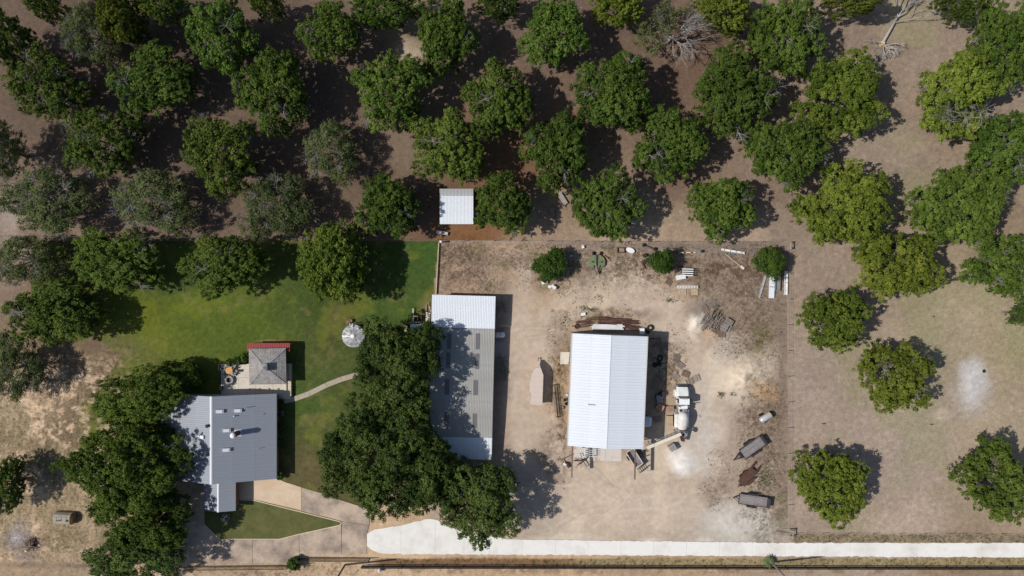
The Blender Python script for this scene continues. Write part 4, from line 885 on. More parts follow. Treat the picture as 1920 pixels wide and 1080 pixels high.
for (px, py, lab) in ((1477,461,'wooden H-brace at the north-east fence corner of the yard'), (1481,998,'pale H-brace at the south-east fence corner by the lane')):
    g = thing('fence_brace', lab, 'fence', W(px, py))
    for y in (-.55, .55): MB().cyl((0, y, 0), .09, 1.4, 8).build('post', M_POSTW, g)
    MB().bar((0, -.55, 1.25), (0, .55, 1.25), .12).build('rail', M_POSTW, g)
    MB().bar((0, -.55, .05), (0, .55, 1.2), .05).build('diagonal', M_POSTW, g)
    MB().bar((0, .6, 1.2), (-1.2, .6, .3), .05).build('stay', M_POSTW, g)
g = thing('gate', 'slim metal gate leaf beside the south-east fence corner', 'gate', W(1478, 1000))
for z in (.3, .6, .9, 1.15): MB().bar((-2.6,.35,z), (0,-.05,z), .03).build('rail', M_GREYM, g)
for t in (0, .5, 1): MB().bar((-2.6*t, .35*t - .05*(1-t), .25), (-2.6*t, .35*t - .05*(1-t), 1.2), .03).build('upright', M_GREYM, g)
# timber edging between lawn and yard
g = thing('timber_edging', 'long pale timber edging between the lawn and the yard', 'edging', W(823, 455)); A = W(823, 455)
for i in range(4):
    p, q = W(823 - i * 1.3, 456 + i * 24) - A, W(823 - (i + 1) * 1.3, 456 + (i + 1) * 24 - .6) - A; MB().bar(p + V((0,0,.16)), q + V((0,0,.16)), .16, .34).build('timber', M_WOODT, g)
g = thing('gate_post', 'white capped round post where lawn, yard and orchard meet', 'post', W(828, 454)); MB().cyl((0,0,0), .13, 1.3, 12).build('shaft', M_POSTW, g); MB().lathe([(.2,1.28),(.2,1.34),(.05,1.42)], n=14).build('cap', M_PLASTIC, g)
# black pipe fence along the road
A = W(680, 1060); g = thing('black_rail_fence', 'long black rail fence along the dirt road at the bottom', 'fence', A); B = W(1925, 1062.5); D = B - A
for i in range(34):
    p = D * (i / 33); MB().box((p.x, p.y, .62), (.11, .11, 1.34)).build('post', M_BLACKF, g)
for z in (.35, .75, 1.2):
    for i in range(33):
        p, q = D * (i / 33), D * ((i + 1) / 33); MB().bar((p.x + .06, p.y, z), (q.x - .06, q.y, z), .12, .10).build('rail', M_BLACKF, g)
# iron picket fence and sliding gate
A = W(345, 1063); g = thing('iron_fence', 'black iron picket fence running west from the shrub at the bottom', 'fence', A); B = W(543, 1061); D = B - A; n = 66
pm = MB().box((0,0,.82), (.05,.05,1.56)).mesh('picket', M_BLACKF)
for i in range(n + 1): link('picket', pm, g, D * (i / n))
for z in (.2, 1.4): MB().bar((0, 0, z), (D.x, D.y, z), .05, .06).build('rail', M_BLACKF, g)
A = W(563, 1046); g = thing('sliding_gate', 'black slatted sliding gate closing the driveway at the bottom', 'gate', A); B = W(694, 1047); D = B - A
MB().bar((0,0,.2), (D.x,D.y,.2), .06, .1).build('bottom_rail', M_BLACKF, g); MB().bar((0,0,1.45), (D.x,D.y,1.45), .06, .1).build('top_rail', M_BLACKF, g); MB().bar((0,0,.85), (D.x,D.y,.85), .05, .08).build('middle_rail', M_BLACKF, g)
pm2 = MB().box((0,0,.82), (.07,.04,1.2)).mesh('picket', M_BLACKF)
for i in range(60): link('picket', pm2, g, D * ((i + .5) / 60))
for t in (0, 1): MB().box(D * t + V((0,0,.8)), (.12,.12,1.6)).build('post', M_BLACKF, g)
# utility poles
def pole(px, py, h, lab, arm=True):
    g = thing('utility_pole', lab, 'pole', W(px, py)); MB().tube([(0,0,-.2),(0,0,h*.5),(0,0,h)], [.17,.15,.12], 10).build('shaft', M_BARK, g)
    if arm:
        MB().box((0, .15, h - .6), (2.2,.1,.12)).build('crossarm', M_BARK, g)
        for x in (-.9, 0, .9): MB().cyl((x, .15, h - .54), .05, .2, 8).build('insulator', M_GREYM, g)
pole(647, 1059, 9.5, 'dark utility pole leaning out of frame left of the black rail fence'); pole(1446, 1054, 9.5, 'dark utility pole by the palm at the bottom edge')
g = thing('marker_post', 'short weathered post rising out of the shrub by the iron fence', 'post', W(555, 1059)); MB().tube([(0,0,-.1),(0,0,3.3)], [.07,.06], 8).build('shaft', M_BARK, g); MB().lathe([(.08,3.28),(.08,3.34),(.02,3.4)], n=8).build('cap', M_GREYM, g)
# palm
g = thing('palm', 'small spiky green palm beside the utility pole at the bottom', 'palm', W(1438, 1050)); MB().tube([(0,0,-.1),(0,0,.9)], [.16,.13], 8).build('trunk', M_BARK, g)
for i in range(16):
    a = 6.28 * i / 16 + rnd.uniform(-.15,.15); up = rnd.uniform(.2, 1.1); b = MB(); d = V((math.cos(a), math.sin(a), 0)); s = V((-d.y, d.x, 0))
    p = [V((0,0,.9)) + d * (r * 1.15) + V((0,0, up * r - .75 * r * r)) for r in (0, .35, .7, 1.0)]; w = [.03, .14, .12, .01]
    vs = []; 
    for q, ww in zip(p, w): vs += [q - s * ww, q + V((0,0,.03)), q + s * ww]
    b.add(vs, [f for j in range(3) for f in ((j*3, j*3+1, j*3+4, j*3+3), (j*3+1, j*3+2, j*3+5, j*3+4))]); b.build('frond', mat('palm_leaf', (.10,.13,.05), .7, .2), g)
g = thing('hydrant', 'small pale blue-white marker standing beside the dirt road', 'marker', W(713, 1068)); MB().lathe([(.28,0),(.28,.1),(.2,.14),(.2,.55),(.26,.6),(.2,.75),(.05,.82)], n=14).build('body', M_CARBLUE, g); MB().cyl((0,0,.82), .05, .08, 8).build('bonnet', M_PLASTIC, g)

# ---------------------------------------------------------------- vehicles
def wheel(parent, c, r, w, ax='x', hub=M_HUB, name='wheel'):
    M = Matrix.Rotation(math.pi/2, 4, 'Y') if ax == 'x' else (Matrix.Rotation(math.pi/2, 4, 'X') if ax == 'y' else Matrix.Identity(4))
    o = MB().lathe([(r*.55,-w/2),(r*.9,-w/2),(r,-w*.32),(r,w*.32),(r*.9,w/2),(r*.55,w/2)], c, 20, M).build(name, M_RUBBER, parent)
    MB().lathe([(r*.56,-w*.38),(r*.56,w*.38),(r*.2,w*.42),(r*.18,w*.5)], c, 14, M).build('rim', hub, o); return o
# concrete mixer truck, front to the north
tp = W(1282, 769, 2.3); tkm = thing('mixer_truck', 'white concrete mixer truck parked beside the barn', 'truck', (tp.x, tp.y, 0), math.radians(-1))
for x in (-.42, .42): MB().box((x, -.2, .85), (.14, 7.2, .22)).build('chassis_rail', M_DARK, tkm)
for y in (2.55, -1.3, -2.45):
    for x in (-.95, .95): wheel(tkm, (x, y, .5), .5, .3 if y > 0 else .5, 'x', M_PLASTIC)
hood = MB(); hw2 = [(3.75,.80,1.05),(3.7,.9,1.5),(2.95,.98,1.78),(2.2,1.0,1.86)]
vs = []; 
for (y, w, z) in hw2: vs += [(-w*1.02, y, .7), (-w, y, z - .14), (-w*.82, y, z), (w*.82, y, z), (w, y, z - .14), (w*1.02, y, .7)]
fs = [(i*6+j, (i+1)*6+j, (i+1)*6+j+1, i*6+j+1) for i in range(3) for j in range(5)] + [(0,1,2,3,4,5), (23,22,21,20,19,18)]
hood.add(vs, fs).build('hood', M_WHITEP, tkm)
MB().box((0, 3.82, 1.0), (1.3, .08, .7)).build('grille', M_DARK, tkm); MB().box((0, 3.9, .55), (2.1, .14, .3)).build('bumper', M_GREYM, tkm)
for x in (-1, 1):
    MB().lathe([(.62,-.22),(.66,-.2),(.66,.2),(.62,.22)], (x*.98, 2.55, .5), 16, Matrix.Rotation(math.pi/2, 4, 'Y')).build('fender', M_WHITEP, tkm)
    MB().box((x*.86, 3.78, 1.1), (.26,.06,.22)).build('headlight', M_GLASS, tkm)
    MB().box((x*1.22, 1.75, 2.1), (.08,.2,.5)).build('mirror', M_DARK, tkm); MB().bar((x*.95,1.75,2.2), (x*1.2,1.75,2.2), .04).build('mirror_arm', M_DARK, tkm)
cab = MB().add([(-.98,.9,.9),(.98,.9,.9),(.98,2.2,.9),(-.98,2.2,.9),(-.98,.9,1.9),(.98,.9,1.9),(.98,2.25,1.86),(-.98,2.25,1.86),(-.82,.98,2.75),(.82,.98,2.75),(.82,1.95,2.75),(-.82,1.95,2.75)],
    [(3,2,1,0),(0,1,5,4),(1,2,6,5),(2,3,7,6),(3,0,4,7),(4,5,9,8),(5,6,10,9),(6,7,11,10),(7,4,8,11),(8,9,10,11)]).build('cab', M_WHITEP, tkm)
MB().add([(-.84,2.235,1.95),(.84,2.235,1.95),(.74,2.01,2.66),(-.74,2.01,2.66),(-.84,2.255,1.95),(.84,2.255,1.95),(.74,2.03,2.66),(-.74,2.03,2.66)], [(4,5,6,7),(0,1,5,4),(3,7,6,2),(0,4,7,3),(1,2,6,5)]).build('windscreen', M_GLASS, cab)
MB().box((0, 1.45, 2.79), (1.6, .95, .07)).build('roof_cap', M_PLASTIC, cab)
for x in (-.35,-.12,.12,.35): MB().box((x, 1.85, 2.84), (.08,.1,.06)).build('marker_lamp', M_ORANGE, cab)
for x in (-1, 1): MB().box((x*.935, 1.5, 2.3), (.06,.8,.5), 0, x * -.19).build('side_window', M_GLASS, cab)
MB().cyl((-.75, .62, 1.0), .09, 2.1, 10).build('exhaust_stack', M_GREYM, tkm); MB().cyl((.75, .62, 1.0), .07, 1.9, 10).build('intake_stack', M_GREYM, tkm)
MB().lathe([(.05,-.75),(.33,-.72),(.36,-.6),(.36,.6),(.33,.72),(.05,.75)], (0, .42, 1.75), 16, Matrix.Rotation(math.pi/2, 4, 'Y')).build('water_tank', M_PLASTIC, tkm)
MB().box((0, -.25, 1.35), (1.3,.6,.8)).build('drum_pedestal', M_WHITEP, tkm); MB().box((.35, -.1, 1.95), (.4,.35,.5)).build('gearbox', M_GREYM, tkm); MB().box((-.4, -.15, 1.9), (.35,.3,.4)).build('pump_motor', M_DARK, tkm)
prof = [(.12,0),(.5,.05),(.76,.35),(.94,.9),(.99,1.5),(.95,2.1),(.78,2.8),(.62,3.3),(.58,3.6),(.5,3.65)]
Md = Matrix.Rotation(math.radians(90 + 12), 4, 'X')
dr = MB().lathe(prof, (0, -.35, 2.05), 32, Md).build('drum', mat('drum_paint', (.72,.70,.66), .5, .05, 2, (.55,.48,.40), .7, .7), tkm, True)
MB().ring(V((0,-.35,2.05)) + Md.to_3x3() @ V((0,0,2.95)), .76, .05, 30, 8, Md).build('drum_ring', M_DARK, dr)
for (px_, ln) in ((.25, .5), (.32, .35)): MB().box((px_, -1.75, 3.40), (.05, ln, .02), .3).build('drum_marking', M_GREYM, dr)
MB().box((0, -3.55, 1.7), (1.2, .14, 1.7)).build('rear_frame', M_GREYM, tkm)
MB().lathe([(.2,0),(.40,.35),(.43,.37),(.38,.35),(.18,0)], (0,-4.0,2.55), 16).build('hopper', M_GREYM, tkm)
ch2 = MB(); ch2.add([(-.3,-4.0,1.9),(-.22,-4.0,1.75),(.22,-4.0,1.75),(.3,-4.0,1.9),(.15,-5.5,1.15),(.2,-5.5,1.0),(.55,-5.5,1.0),(.62,-5.5,1.15)], [(0,1,5,4),(1,2,6,5),(2,3,7,6),(0,4,5,1),(3,2,6,7)]); ch2.build('chute', M_RUST, tkm)
MB().bar((-.6,-3.6,.8), (-.6,-3.6,2.9), .06).build('ladder', M_GREYM, tkm); MB().box((.95,-.6,1.0), (.4,1.0,.6)).build('side_box', M_WHITEP, tkm); MB().box((-.98,-.5,1.0), (.36,.9,.5)).build('fuel_tank', M_GREYM, tkm)
for x in (-1, 1): MB().box((x*.95,-1.9,1.1), (.6,2.4,.06)).build('mudguard', M_WHITEP, tkm)

# V-nosed enclosed trailer
tp = W(1007, 725, 1.9); et = thing('enclosed_trailer', 'tan enclosed cargo trailer with a pointed nose west of the barn', 'trailer', (tp.x, tp.y, 0), math.radians(-2))
pl = [(-.98,-3.0),(.98,-3.0),(.98,2.0),(.5,3.15),(-.3,3.15),(-.98,2.0)]
MB().poly(pl, .45, 1.92).build('body', M_TAN, et); MB().poly([(x*.99, y*.995) for x, y in pl], 1.922, 1.99).build('roof', mat('trailer_roof', lin((204,186,172)), .6, .03, 1.5), et)
MB().add([(-.3,3.15,1.85),(.5,3.15,1.85),(.12,4.2,1.1),(-.3,3.15,.6),(.5,3.15,.6),(.12,4.2,.6)], [(0,1,2),(0,2,5,3),(1,4,5,2),(3,5,4),(0,3,4,1)]).build('nose', M_TAN, et)
for i in range(6): MB().box((0,-2.6 + i*.85,1.998), (1.9,.03,.02)).build('roof_seam', M_SIDING, et)
for x in (-1, 1):
    for y in (-.6, .3): wheel(et, (x*1.03, y, .36), .36, .2, 'x', M_PLASTIC)
    MB().box((x*1.06,-.15,.76), (.3,1.9,.05)).build('fender', M_SIDING, et)
MB().bar((.1,3.6,.5), (.1,4.7,.5), .1).build('tongue', M_DARK, et); MB().cyl((.1,4.5,0), .05, .7, 8).build('jack', M_GREYM, et); MB().box((-1.03,-1.9,1.2), (.08,.8,1.5)).build('side_door', M_SIDING, et)

def flat_trailer(name, lab, px, py, ang, L, Wd, deckm, rail, tongue, ramps=0, planks=True, fsize=.3):
    g = thing(name, lab, 'trailer', W(px, py, .5) * V((1,1,0)) if False else V((W(px, py, .6).x, W(px, py, .6).y, 0)), ang, 'flat trailers parked on the east side of the yard')
    fm = M_DARK if rail else M_RUST
    for y in (-1, 1): MB().box((0, y*(Wd/2 + .04), .55), (L, .08, .16)).build('side_rail', fm, g)
    for x in (-1, 1): MB().box((x*(L/2 + .04), 0, .55), (.08, Wd + .16, .16)).build('end_rail', fm, g)
    n = max(5, int(Wd/.24))
    for i in range(n): MB().box((0, -Wd/2 + (i + .5)*Wd/n, .58 + rnd.uniform(-.006,.006)), (L - .02, Wd/n - .012, .05)).build('deck_plank' if planks else 'deck_plate', deckm, g)
    for y in (-1, 1):
        for x in (-.42, .42): wheel(g, (x - .2, y*(Wd/2 + .24), .36), .36, .22, 'y', M_PLASTIC)
        MB().box((-.2, y*(Wd/2 + .25), .80), (1.8, .3, .04)).build('fender', fm, g)
    if tongue:
        for y in (-1, 1): MB().bar((-L/2, y*Wd*.36, .5), (-L/2 - tongue, 0, .5), .09, .12).build('tongue_arm', fm, g)
        MB().box((-L/2 - tongue + .05, 0, .5), (.3,.12,.14)).build('coupler', fm, g); MB().cyl((-L/2 - tongue*.7, 0, 0), .05, .85, 8).build('jack', M_GREYM, g)
        if tongue > 1.3: MB().box((-L/2 - .4, 0, .66), (.35,.9,.4)).build('tool_box', M_DARK, g)
    if rail:
        for y in (-1, 1):
            MB().bar((-L/2, y*(Wd/2+.05), rail), (L/2, y*(Wd/2+.05), rail), .05).build('top_rail', M_DARK, g)
            for i in range(4): MB().bar((-L/2 + i*L/3, y*(Wd/2+.05), .6), (-L/2 + i*L/3, y*(Wd/2+.05), rail), .05).build('upright', M_DARK, g)
        MB().box((L/2 + .12, 0, .62 + .35), (.06, Wd, .7), 0, .5).build('tailgate', M_DARK, g)
    for i in range(ramps):
        y = (-1 if i else 1) * Wd*.42; MB().box((L/2 + .65, y, .40), (1.15,.28,.08), 0, .25).build('ramp', fm, g)
    return g
flat_trailer('utility_trailer', 'dark railed utility trailer with weathered plank deck and long tongue', 1411, 838.5, math.radians(35), 4.1, 1.75, M_PLANKD, .95, 1.75)
flat_trailer('utility_trailer', 'rusty brown flat trailer with two ramps raised, between the other two', 1402, 894, math.radians(48), 3.1, 1.25, M_RUST, 0, .7, 2, False)
flat_trailer('utility_trailer', 'grey plank deck trailer lowest of the three, by the pale spoil heap', 1412.5, 938.5, math.radians(-8), 4.7, 1.6, M_PLANKD, .7, 1.0)
p = W(1436, 783, .9); g = thing('tank_trailer', 'small grey cylinder tank on wheels above the trailers', 'tank', (p.x, p.y, 0), math.radians(33))
Mx = Matrix.Rotation(math.pi/2, 4, 'Y'); MB().lathe([(.1,-1.12),(.42,-1.05),(.52,-.9),(.52,.9),(.42,1.05),(.1,1.12)], (0,0,.85), 20, Mx).build('drum', M_GALV, g, True)
for x in (.55, .85): MB().ring((x,0,.85), .53, .035, 20, 6, Mx).build('band', M_CURB, g)
wheel(g, (-.4,.68,.34), .34, .2, 'y'); wheel(g, (-.4,-.68,.34), .34, .2, 'y'); MB().box((0,0,.3), (2.0,.6,.1)).build('frame', M_DARK, g); MB().bar((1.0,0,.3), (1.6,0,.3), .08).build('drawbar', M_DARK, g)

# car nosing out from under the barn's east eave
p = W(1210, 791, .9); g = thing('car', 'pale blue car half hidden under the east eave of the barn', 'car', (p.x, p.y, 0), math.radians(-2))
secs = [(-3.6,.7,.5,.85),(-3.4,.85,.35,1.0),(-2.6,.9,.3,1.05),(-2.0,.88,.3,1.42),(-.9,.86,.3,1.45),(-.1,.9,.3,1.02),(.7,.88,.32,.93),(1.0,.72,.38,.8),(1.1,.5,.45,.7)]
vs = []
for (x, w, z0, z1) in secs: vs += [(x,-w,z0),(x,-w,(z0+z1)/2+.1),(x,-w*.78,z1),(x,w*.78,z1),(x,w,(z0+z1)/2+.1),(x,w,z0)]
n = len(secs); MB().add(vs, [(i*6+j, (i+1)*6+j, (i+1)*6+(j+1)%6, i*6+(j+1)%6) for i in range(n-1) for j in range(6)] + [(0,5,4,3,2,1)[::-1], tuple(range((n-1)*6, n*6))[::-1]]).build('body', M_CARBLUE, g, True)
MB().add([(-.85,-.62,1.44),(-.85,.62,1.44),(-.12,.7,1.06),(-.12,-.7,1.06),(-.85,-.62,1.47),(-.85,.62,1.47),(-.1,.7,1.09),(-.1,-.7,1.09)], [(7,6,5,4),(0,3,7,4),(3,2,6,7),(2,1,5,6),(1,0,4,5)]).build('windscreen', M_GLASS, g)
for x in (-2.7, .2):
    for y in (-.85, .85): wheel(g, (x, y, .33), .33, .2, 'y', M_GREYM)
for y in (-.55, .55): MB().box((1.0, y, .68), (.12,.3,.14)).build('headlight', M_PLASTIC, g)

# belt conveyor
a, b_ = W(1213, 839.5, 2.0), W(1277, 813.5, 2.6); o0 = V((a.x, a.y, 0)); g = thing('conveyor', 'long cream covered belt conveyor reaching from the barn to the mixer truck', 'conveyor', o0)
A, B = a - o0, b_ - o0; d = (B - A).normalized(); s = V((-d.y, d.x, 0)).normalized()
MB().bar(A, A.lerp(B,.2), .52, .3).build('cover', M_CREAM, g); MB().bar(A.lerp(B,.205), B, .5, .3).build('cover', M_CREAM, g)
for k in (-1, 1): MB().bar(A + s*k*.2 - V((0,0,.35)), B + s*k*.2 - V((0,0,.35)), .08, .12).build('truss_rail', M_GREYM, g)
MB().bar(A + s*.55 - V((0,0,.1)), B + s*.55 - V((0,0,.1)), .06).build('hand_rail', M_GREYM, g)
for i in range(9):
    q = A.lerp(B, (i + .5)/9); MB().bar(q + s*.2 - V((0,0,.3)), q + s*.58 - V((0,0,.1)), .05).build('bracket', M_GREYM, g)
for t in (.12, .92):
    q = A.lerp(B, t)
    for k in (-1, 1): MB().bar(V((q.x, q.y, 0)) + s*k*.35, q + s*k*.2 - V((0,0,.35)), .08).build('leg', M_DARK, g)
MB().lathe([(.2,-.3),(.22,-.28),(.22,.28),(.2,.3)], B - V((0,0,.1)), 12, Matrix.Rotation(math.pi/2, 4, 'X')).build('head_drum', M_DARK, g)
MB().box(B - d*.1 + V((.15,-.3,-.7)), (.5,.5,.7)).build('discharge_hood', M_DARK, g); MB().bar(B + V((0,-.15,-.9)), B + V((.5,-1.5,-1.6)), .22, .12).build('spout', M_RUST, g)

# ---------------------------------------------------------------- pallets, bricks, scrap
def slats_mesh(w, d, n, m):
    b = MB()
    for i in range(n): b.box((0, -d/2 + (i + .5)*d/n, .115), (w, d/n*.62, .022))
    return b.mesh('deck_slats', m)
PAL = {}
def pallet(px, py, ang, lab, m=M_WOODG, z=0.0, n=7, w=1.2, d=1.02, tilt=0):
    key = (m.name, n, w, d)
    if key not in PAL:
        st = MB().box((0,0,.05), (.09, d, .1)).mesh('stringer', m); PAL[key] = (slats_mesh(w, d, n, m), st)
    c = W(px, py, z + .1); g = thing('pallet', lab, 'pallet', (c.x, c.y, z + .01), math.radians(ang), 'wooden pallets lying about the yard')
    if tilt: g.rotation_euler[0] = tilt
    link('deck_slats', PAL[key][0], g)
    for x in (-w/2 + .05, 0, w/2 - .05): link('stringer', PAL[key][1], g, (x, 0, 0))
    return g
pallet(1268.5,672,65,'grey pallet topmost in the trail of pallets leading to the mixer truck', w=1.4)
pallet(1276,685.5,-38,'tilted dark pallet second in the trail above the mixer truck', M_WOODG, tilt=.25)
pallet(1285,701,-20,'red-brown pallet on top of another, third in the trail', M_WOODR, .14)
pallet(1286.5,702,-22,'grey pallet lying under the red-brown one', M_WOODG)
pallet(1267,706.5,35,'open slatted grey pallet left of the stacked pair', M_WOODG, n=6, w=1.1)
pallet(1293,716,22,'grey pallet, lower left of the pair laid end to end', M_WOODG, n=8, w=1.15, d=1.15)
pallet(1306,709,22,'grey pallet, upper right of the pair laid end to end', M_WOODG, n=8, w=1.15, d=1.15)
pallet(1262,716,40,'small broken tan pallet frame below the slatted one', M_WOODT, n=3, w=.8, d=.8)
pallet(1244,648,0,'pale pallet lying in the shade by the north-east corner of the barn', M_WOODG, n=6)
pallet(1233,786,10,'weathered pallet lying in the shade east of the car', M_WOODG, n=7)
pallet(1254,529,-35,'pinkish pallet lying alone below the smallest young tree', M_WOODR, n=5, w=1.05, d=.95)
pallet(1280.5,546.5,2,'tan pallet under the white frame, left one of two', M_WOODT, n=6, w=1.1)
pallet(1302,547.5,4,'tan pallet under the white frame, right one of two', M_WOODT, n=6, w=1.1)
pallet(1321,578,-62,'rusty brown pallet at the top of the scrap wood heap', M_WOODR, .1, 6, 1.3)
pallet(1341.5,619,-36,'dull brown pallet at the foot of the scrap wood heap', M_WOODR, n=6)
pallet(1353,627,0,'red-brown pallet lowest below the scrap wood heap', M_WOODR, .05, n=6)
for k in range(4): pallet(1367 + k*.15,603.5,-33,['grey pallet at the bottom of the tall stack right of the wood heap','grey pallet second from the bottom of that tall stack by the heap','grey pallet third from the bottom of that tall stack by the heap','grey pallet topmost on the tall stack right of the wood heap'][k], M_WOODG, k*.145, 6, 1.25)
for k in range(3): pallet(1359,614 + k*.1,62,['pale pallet at the bottom of the low stack touching the tall one','pale pallet in the middle of the low stack touching the tall one','pale pallet on top of the low stack touching the tall one'][k], M_WOODT if False else M_BLOCK, k*.145, 7, 1.3)
def brick_pallet(px, py, ang, lab, m, nx=5, ny=5, layers=4, bw_=.21, bd_=.2, bh=.12, miss=()):
    c = W(px, py, .4); g = thing('brick_pallet', lab, 'bricks', (c.x, c.y, 0), math.radians(ang), 'pallets stacked with bricks and blocks')
    link('pallet_base', slats_mesh(nx*bw_ + .1, ny*bd_ + .1, 6, M_WOODG), g)
    bm = MB().box((0,0,0), (bw_*.86, bd_*.84, bh*.94)).mesh('brick', m); core = MB()
    if layers > 1: MB().box((0,0,.13 + (layers-1)*bh/2), (nx*bw_*.97, ny*bd_*.97, (layers-1)*bh)).build('stacked_core', m, g)
    for i in range(nx):
        for j in range(ny):
            if (i, j) in miss: continue
            link('brick', bm, g, ((i - (nx-1)/2)*bw_, (j - (ny-1)/2)*bd_, .135 + (layers - .5)*bh + rnd.uniform(0,.008)), rnd.uniform(-.03,.03))
brick_pallet(1237,763,-32,'pallet of orange bricks half in the barn shade', M_BRICKP, 6, 5, 6)
brick_pallet(1256.5,767,2,'pallet of orange bricks in the sun left of the mixer truck', M_BRICKP, 6, 5, 4)
brick_pallet(1256,785,0,'upper of two tan board stacks beside the mixer drum', M_WOODT, 1, 5, 4, 1.05, .2)
brick_pallet(1256.5,795,0,'lower of two tan board stacks beside the mixer drum', M_WOODT, 1, 5, 3, 1.05, .2)
brick_pallet(1260,838,32,'tall pallet of grey-brown blocks below the conveyor', M_BLOCK, 4, 4, 7, .27, .27, .14)
def sticks(name, lab, cat, px, py, n, rx, ry, L, m, ang=None, z=.5, th=.08, seed=1, group=None):
    r = random.Random(seed); g = thing(name, lab, cat, W(px, py), 0, group)
    for i in range(n):
        a = r.uniform(0, math.pi) if ang is None else math.radians(ang) + r.gauss(0, .045 if L > 2.5 else .2); l = L*r.uniform(.6, 1.1); c = V((r.uniform(-rx, rx), r.uniform(-ry, ry), .06 + z*i/n)); d = V((math.cos(a), math.sin(a), r.uniform(-.04,.04)))*l/2
        c.z = max(c.z, abs(d.z) + th/2); MB().bar(c - d, c + d, th*r.uniform(.7,1.5), th*.6).build('plank', m, g)
    return g
sticks('scrap_wood_heap', 'heap of long grey scrap timbers between the pallets on the east side', 'wood heap', 1333, 601, 60, 1.3, 1.0, 2.1, M_WOODG, 55, .7, .065, 3)
sticks('scrap_wood_heap', 'small heap of mixed brown offcuts at the right side of the timbers', 'wood heap', 1347, 604, 34, .8, 1.0, 1.0, M_WOODG, None, .5, .07, 4)
sticks('steel_pipe_stack', 'long rusty pipes and beams stacked along the north wall of the barn', 'steel stack', 1152, 604, 22, 1.0, .55, 6.6, M_RUST, -5, .6, .12, 5)
sticks('steel_pipe_stack', 'short dark rusty bars heaped at the north-west corner of the barn', 'steel stack', 1095, 607, 16, .8, .6, 2.6, M_RUST, 8, .4, .1, 6)
sticks('steel_pipe_stack', 'rusty bars reaching toward the big tyre north of the barn', 'steel stack', 1188, 612, 10, .8, .5, 3.0, M_RUST, -12, .3, .1, 16)
g = thing('board_stack', 'stack of white boards lying along the north wall of the barn', 'boards', W(1139, 613))
for i in range(4): MB().box((rnd.uniform(-.1,.1), -.36 + i*.24, .25 + (i % 2)*.03), (5.3 + rnd.uniform(-.4,.4), .22, .4)).build('board', M_WHITEP, g)
def tyre(px, py, r, lab, hub=None, z=0):
    g = thing('tyre', lab, 'tyre', W(px, py, .2) * V((1,1,0)) + V((0,0,z)), 0, 'loose tyres'); MB().ring((0,0,r*.32), r*.72, r*.3, 22, 10).build('tread', M_RUBBER, g, True)
    MB().lathe([(r*.42,.05),(r*.44,r*.3),(r*.2,r*.34),(.02,r*.36)], n=14).build('rim', hub or M_DARK, g)
tyre(1219.5,614.5,.54,'big tyre with tan hub at the north-east corner of the barn', M_HUB); tyre(1082,612,.42,'rusty ringed wheel at the north-west corner of the barn', M_RUST)
tyre(1237.5,672,.5,'black tyre in the barn shade, topmost of three', M_GREYM); tyre(1236,682,.42,'black tyre in the barn shade, lower right of three', M_DARK); tyre(1228,684.5,.42,'black tyre in the barn shade, lower left of three', M_DARK); tyre(1215,622,.34,'small black tyre just below the big tan-hubbed one', M_DARK)
g = thing('chest_freezer', 'pale blue-white freezer by the north wall of the barn', 'freezer', W(1204, 621, .8) * V((1,1,0))); MB().box((0,0,.42), (.72,.95,.84)).build('cabinet', M_CARBLUE, g); MB().box((0,0,.87), (.74,.97,.05)).build('lid', M_PLASTIC, g); MB().box((.1,-.3,.91), (.5,.2,.03)).build('handle', M_BLUE, g)
g = thing('cool_box', 'light blue cool box on the bare ground north of the barn', 'cool box', W(1093, 589)); MB().box((0,0,.17), (.75,.42,.34), .2).build('tub', M_BLUE, g); MB().box((0,0,.365), (.77,.44,.05), .2).build('lid', M_PLASTIC, g)
# rotary mower
p = W(1119, 492, .5); g = thing('rotary_mower', 'green rusty two-winged rotary mower in the weeds', 'mower', (p.x, p.y, 0))
for s_ in (-1, 1):
    MB().poly([(s_*x, y) for x, y in [(.12,-.75),(.9,-.85),(1.35,-.45),(1.42,.2),(1.15,.85),(.6,1.25),(.12,1.2)]], .35, .48).build('wing_deck', M_GREENM, g)
    MB().ring((s_*.75,.1,.49), .42, .05, 18, 6).build('deck_ring', M_GREENM, g)
    MB().cyl((s_*.75,.1,.48), .16, .22, 12).build('gearbox', M_RUST, g); wheel(g, (s_*.62,1.55,.3), .3, .2, 'x', M_RUST)
MB().box((0,.4,.55), (.24,1.9,.12)).build('centre_frame', M_DARK, g)
for s_ in (-1, 1): MB().bar((s_*.55,-.5,.6), (0,-2.1,.6), .1).build('hitch_arm', M_DARK, g)
MB().bar((0,-.4,.62), (0,-1.9,.62), .09).build('drive_shaft', M_GREYM, g)
for k in range(2): MB().bar((1.15,1.3 - k*.15,.3), (2.3,.2 + k*.5,.15), .09).build('loose_bar', M_RUST if k else M_ORANGE, g)
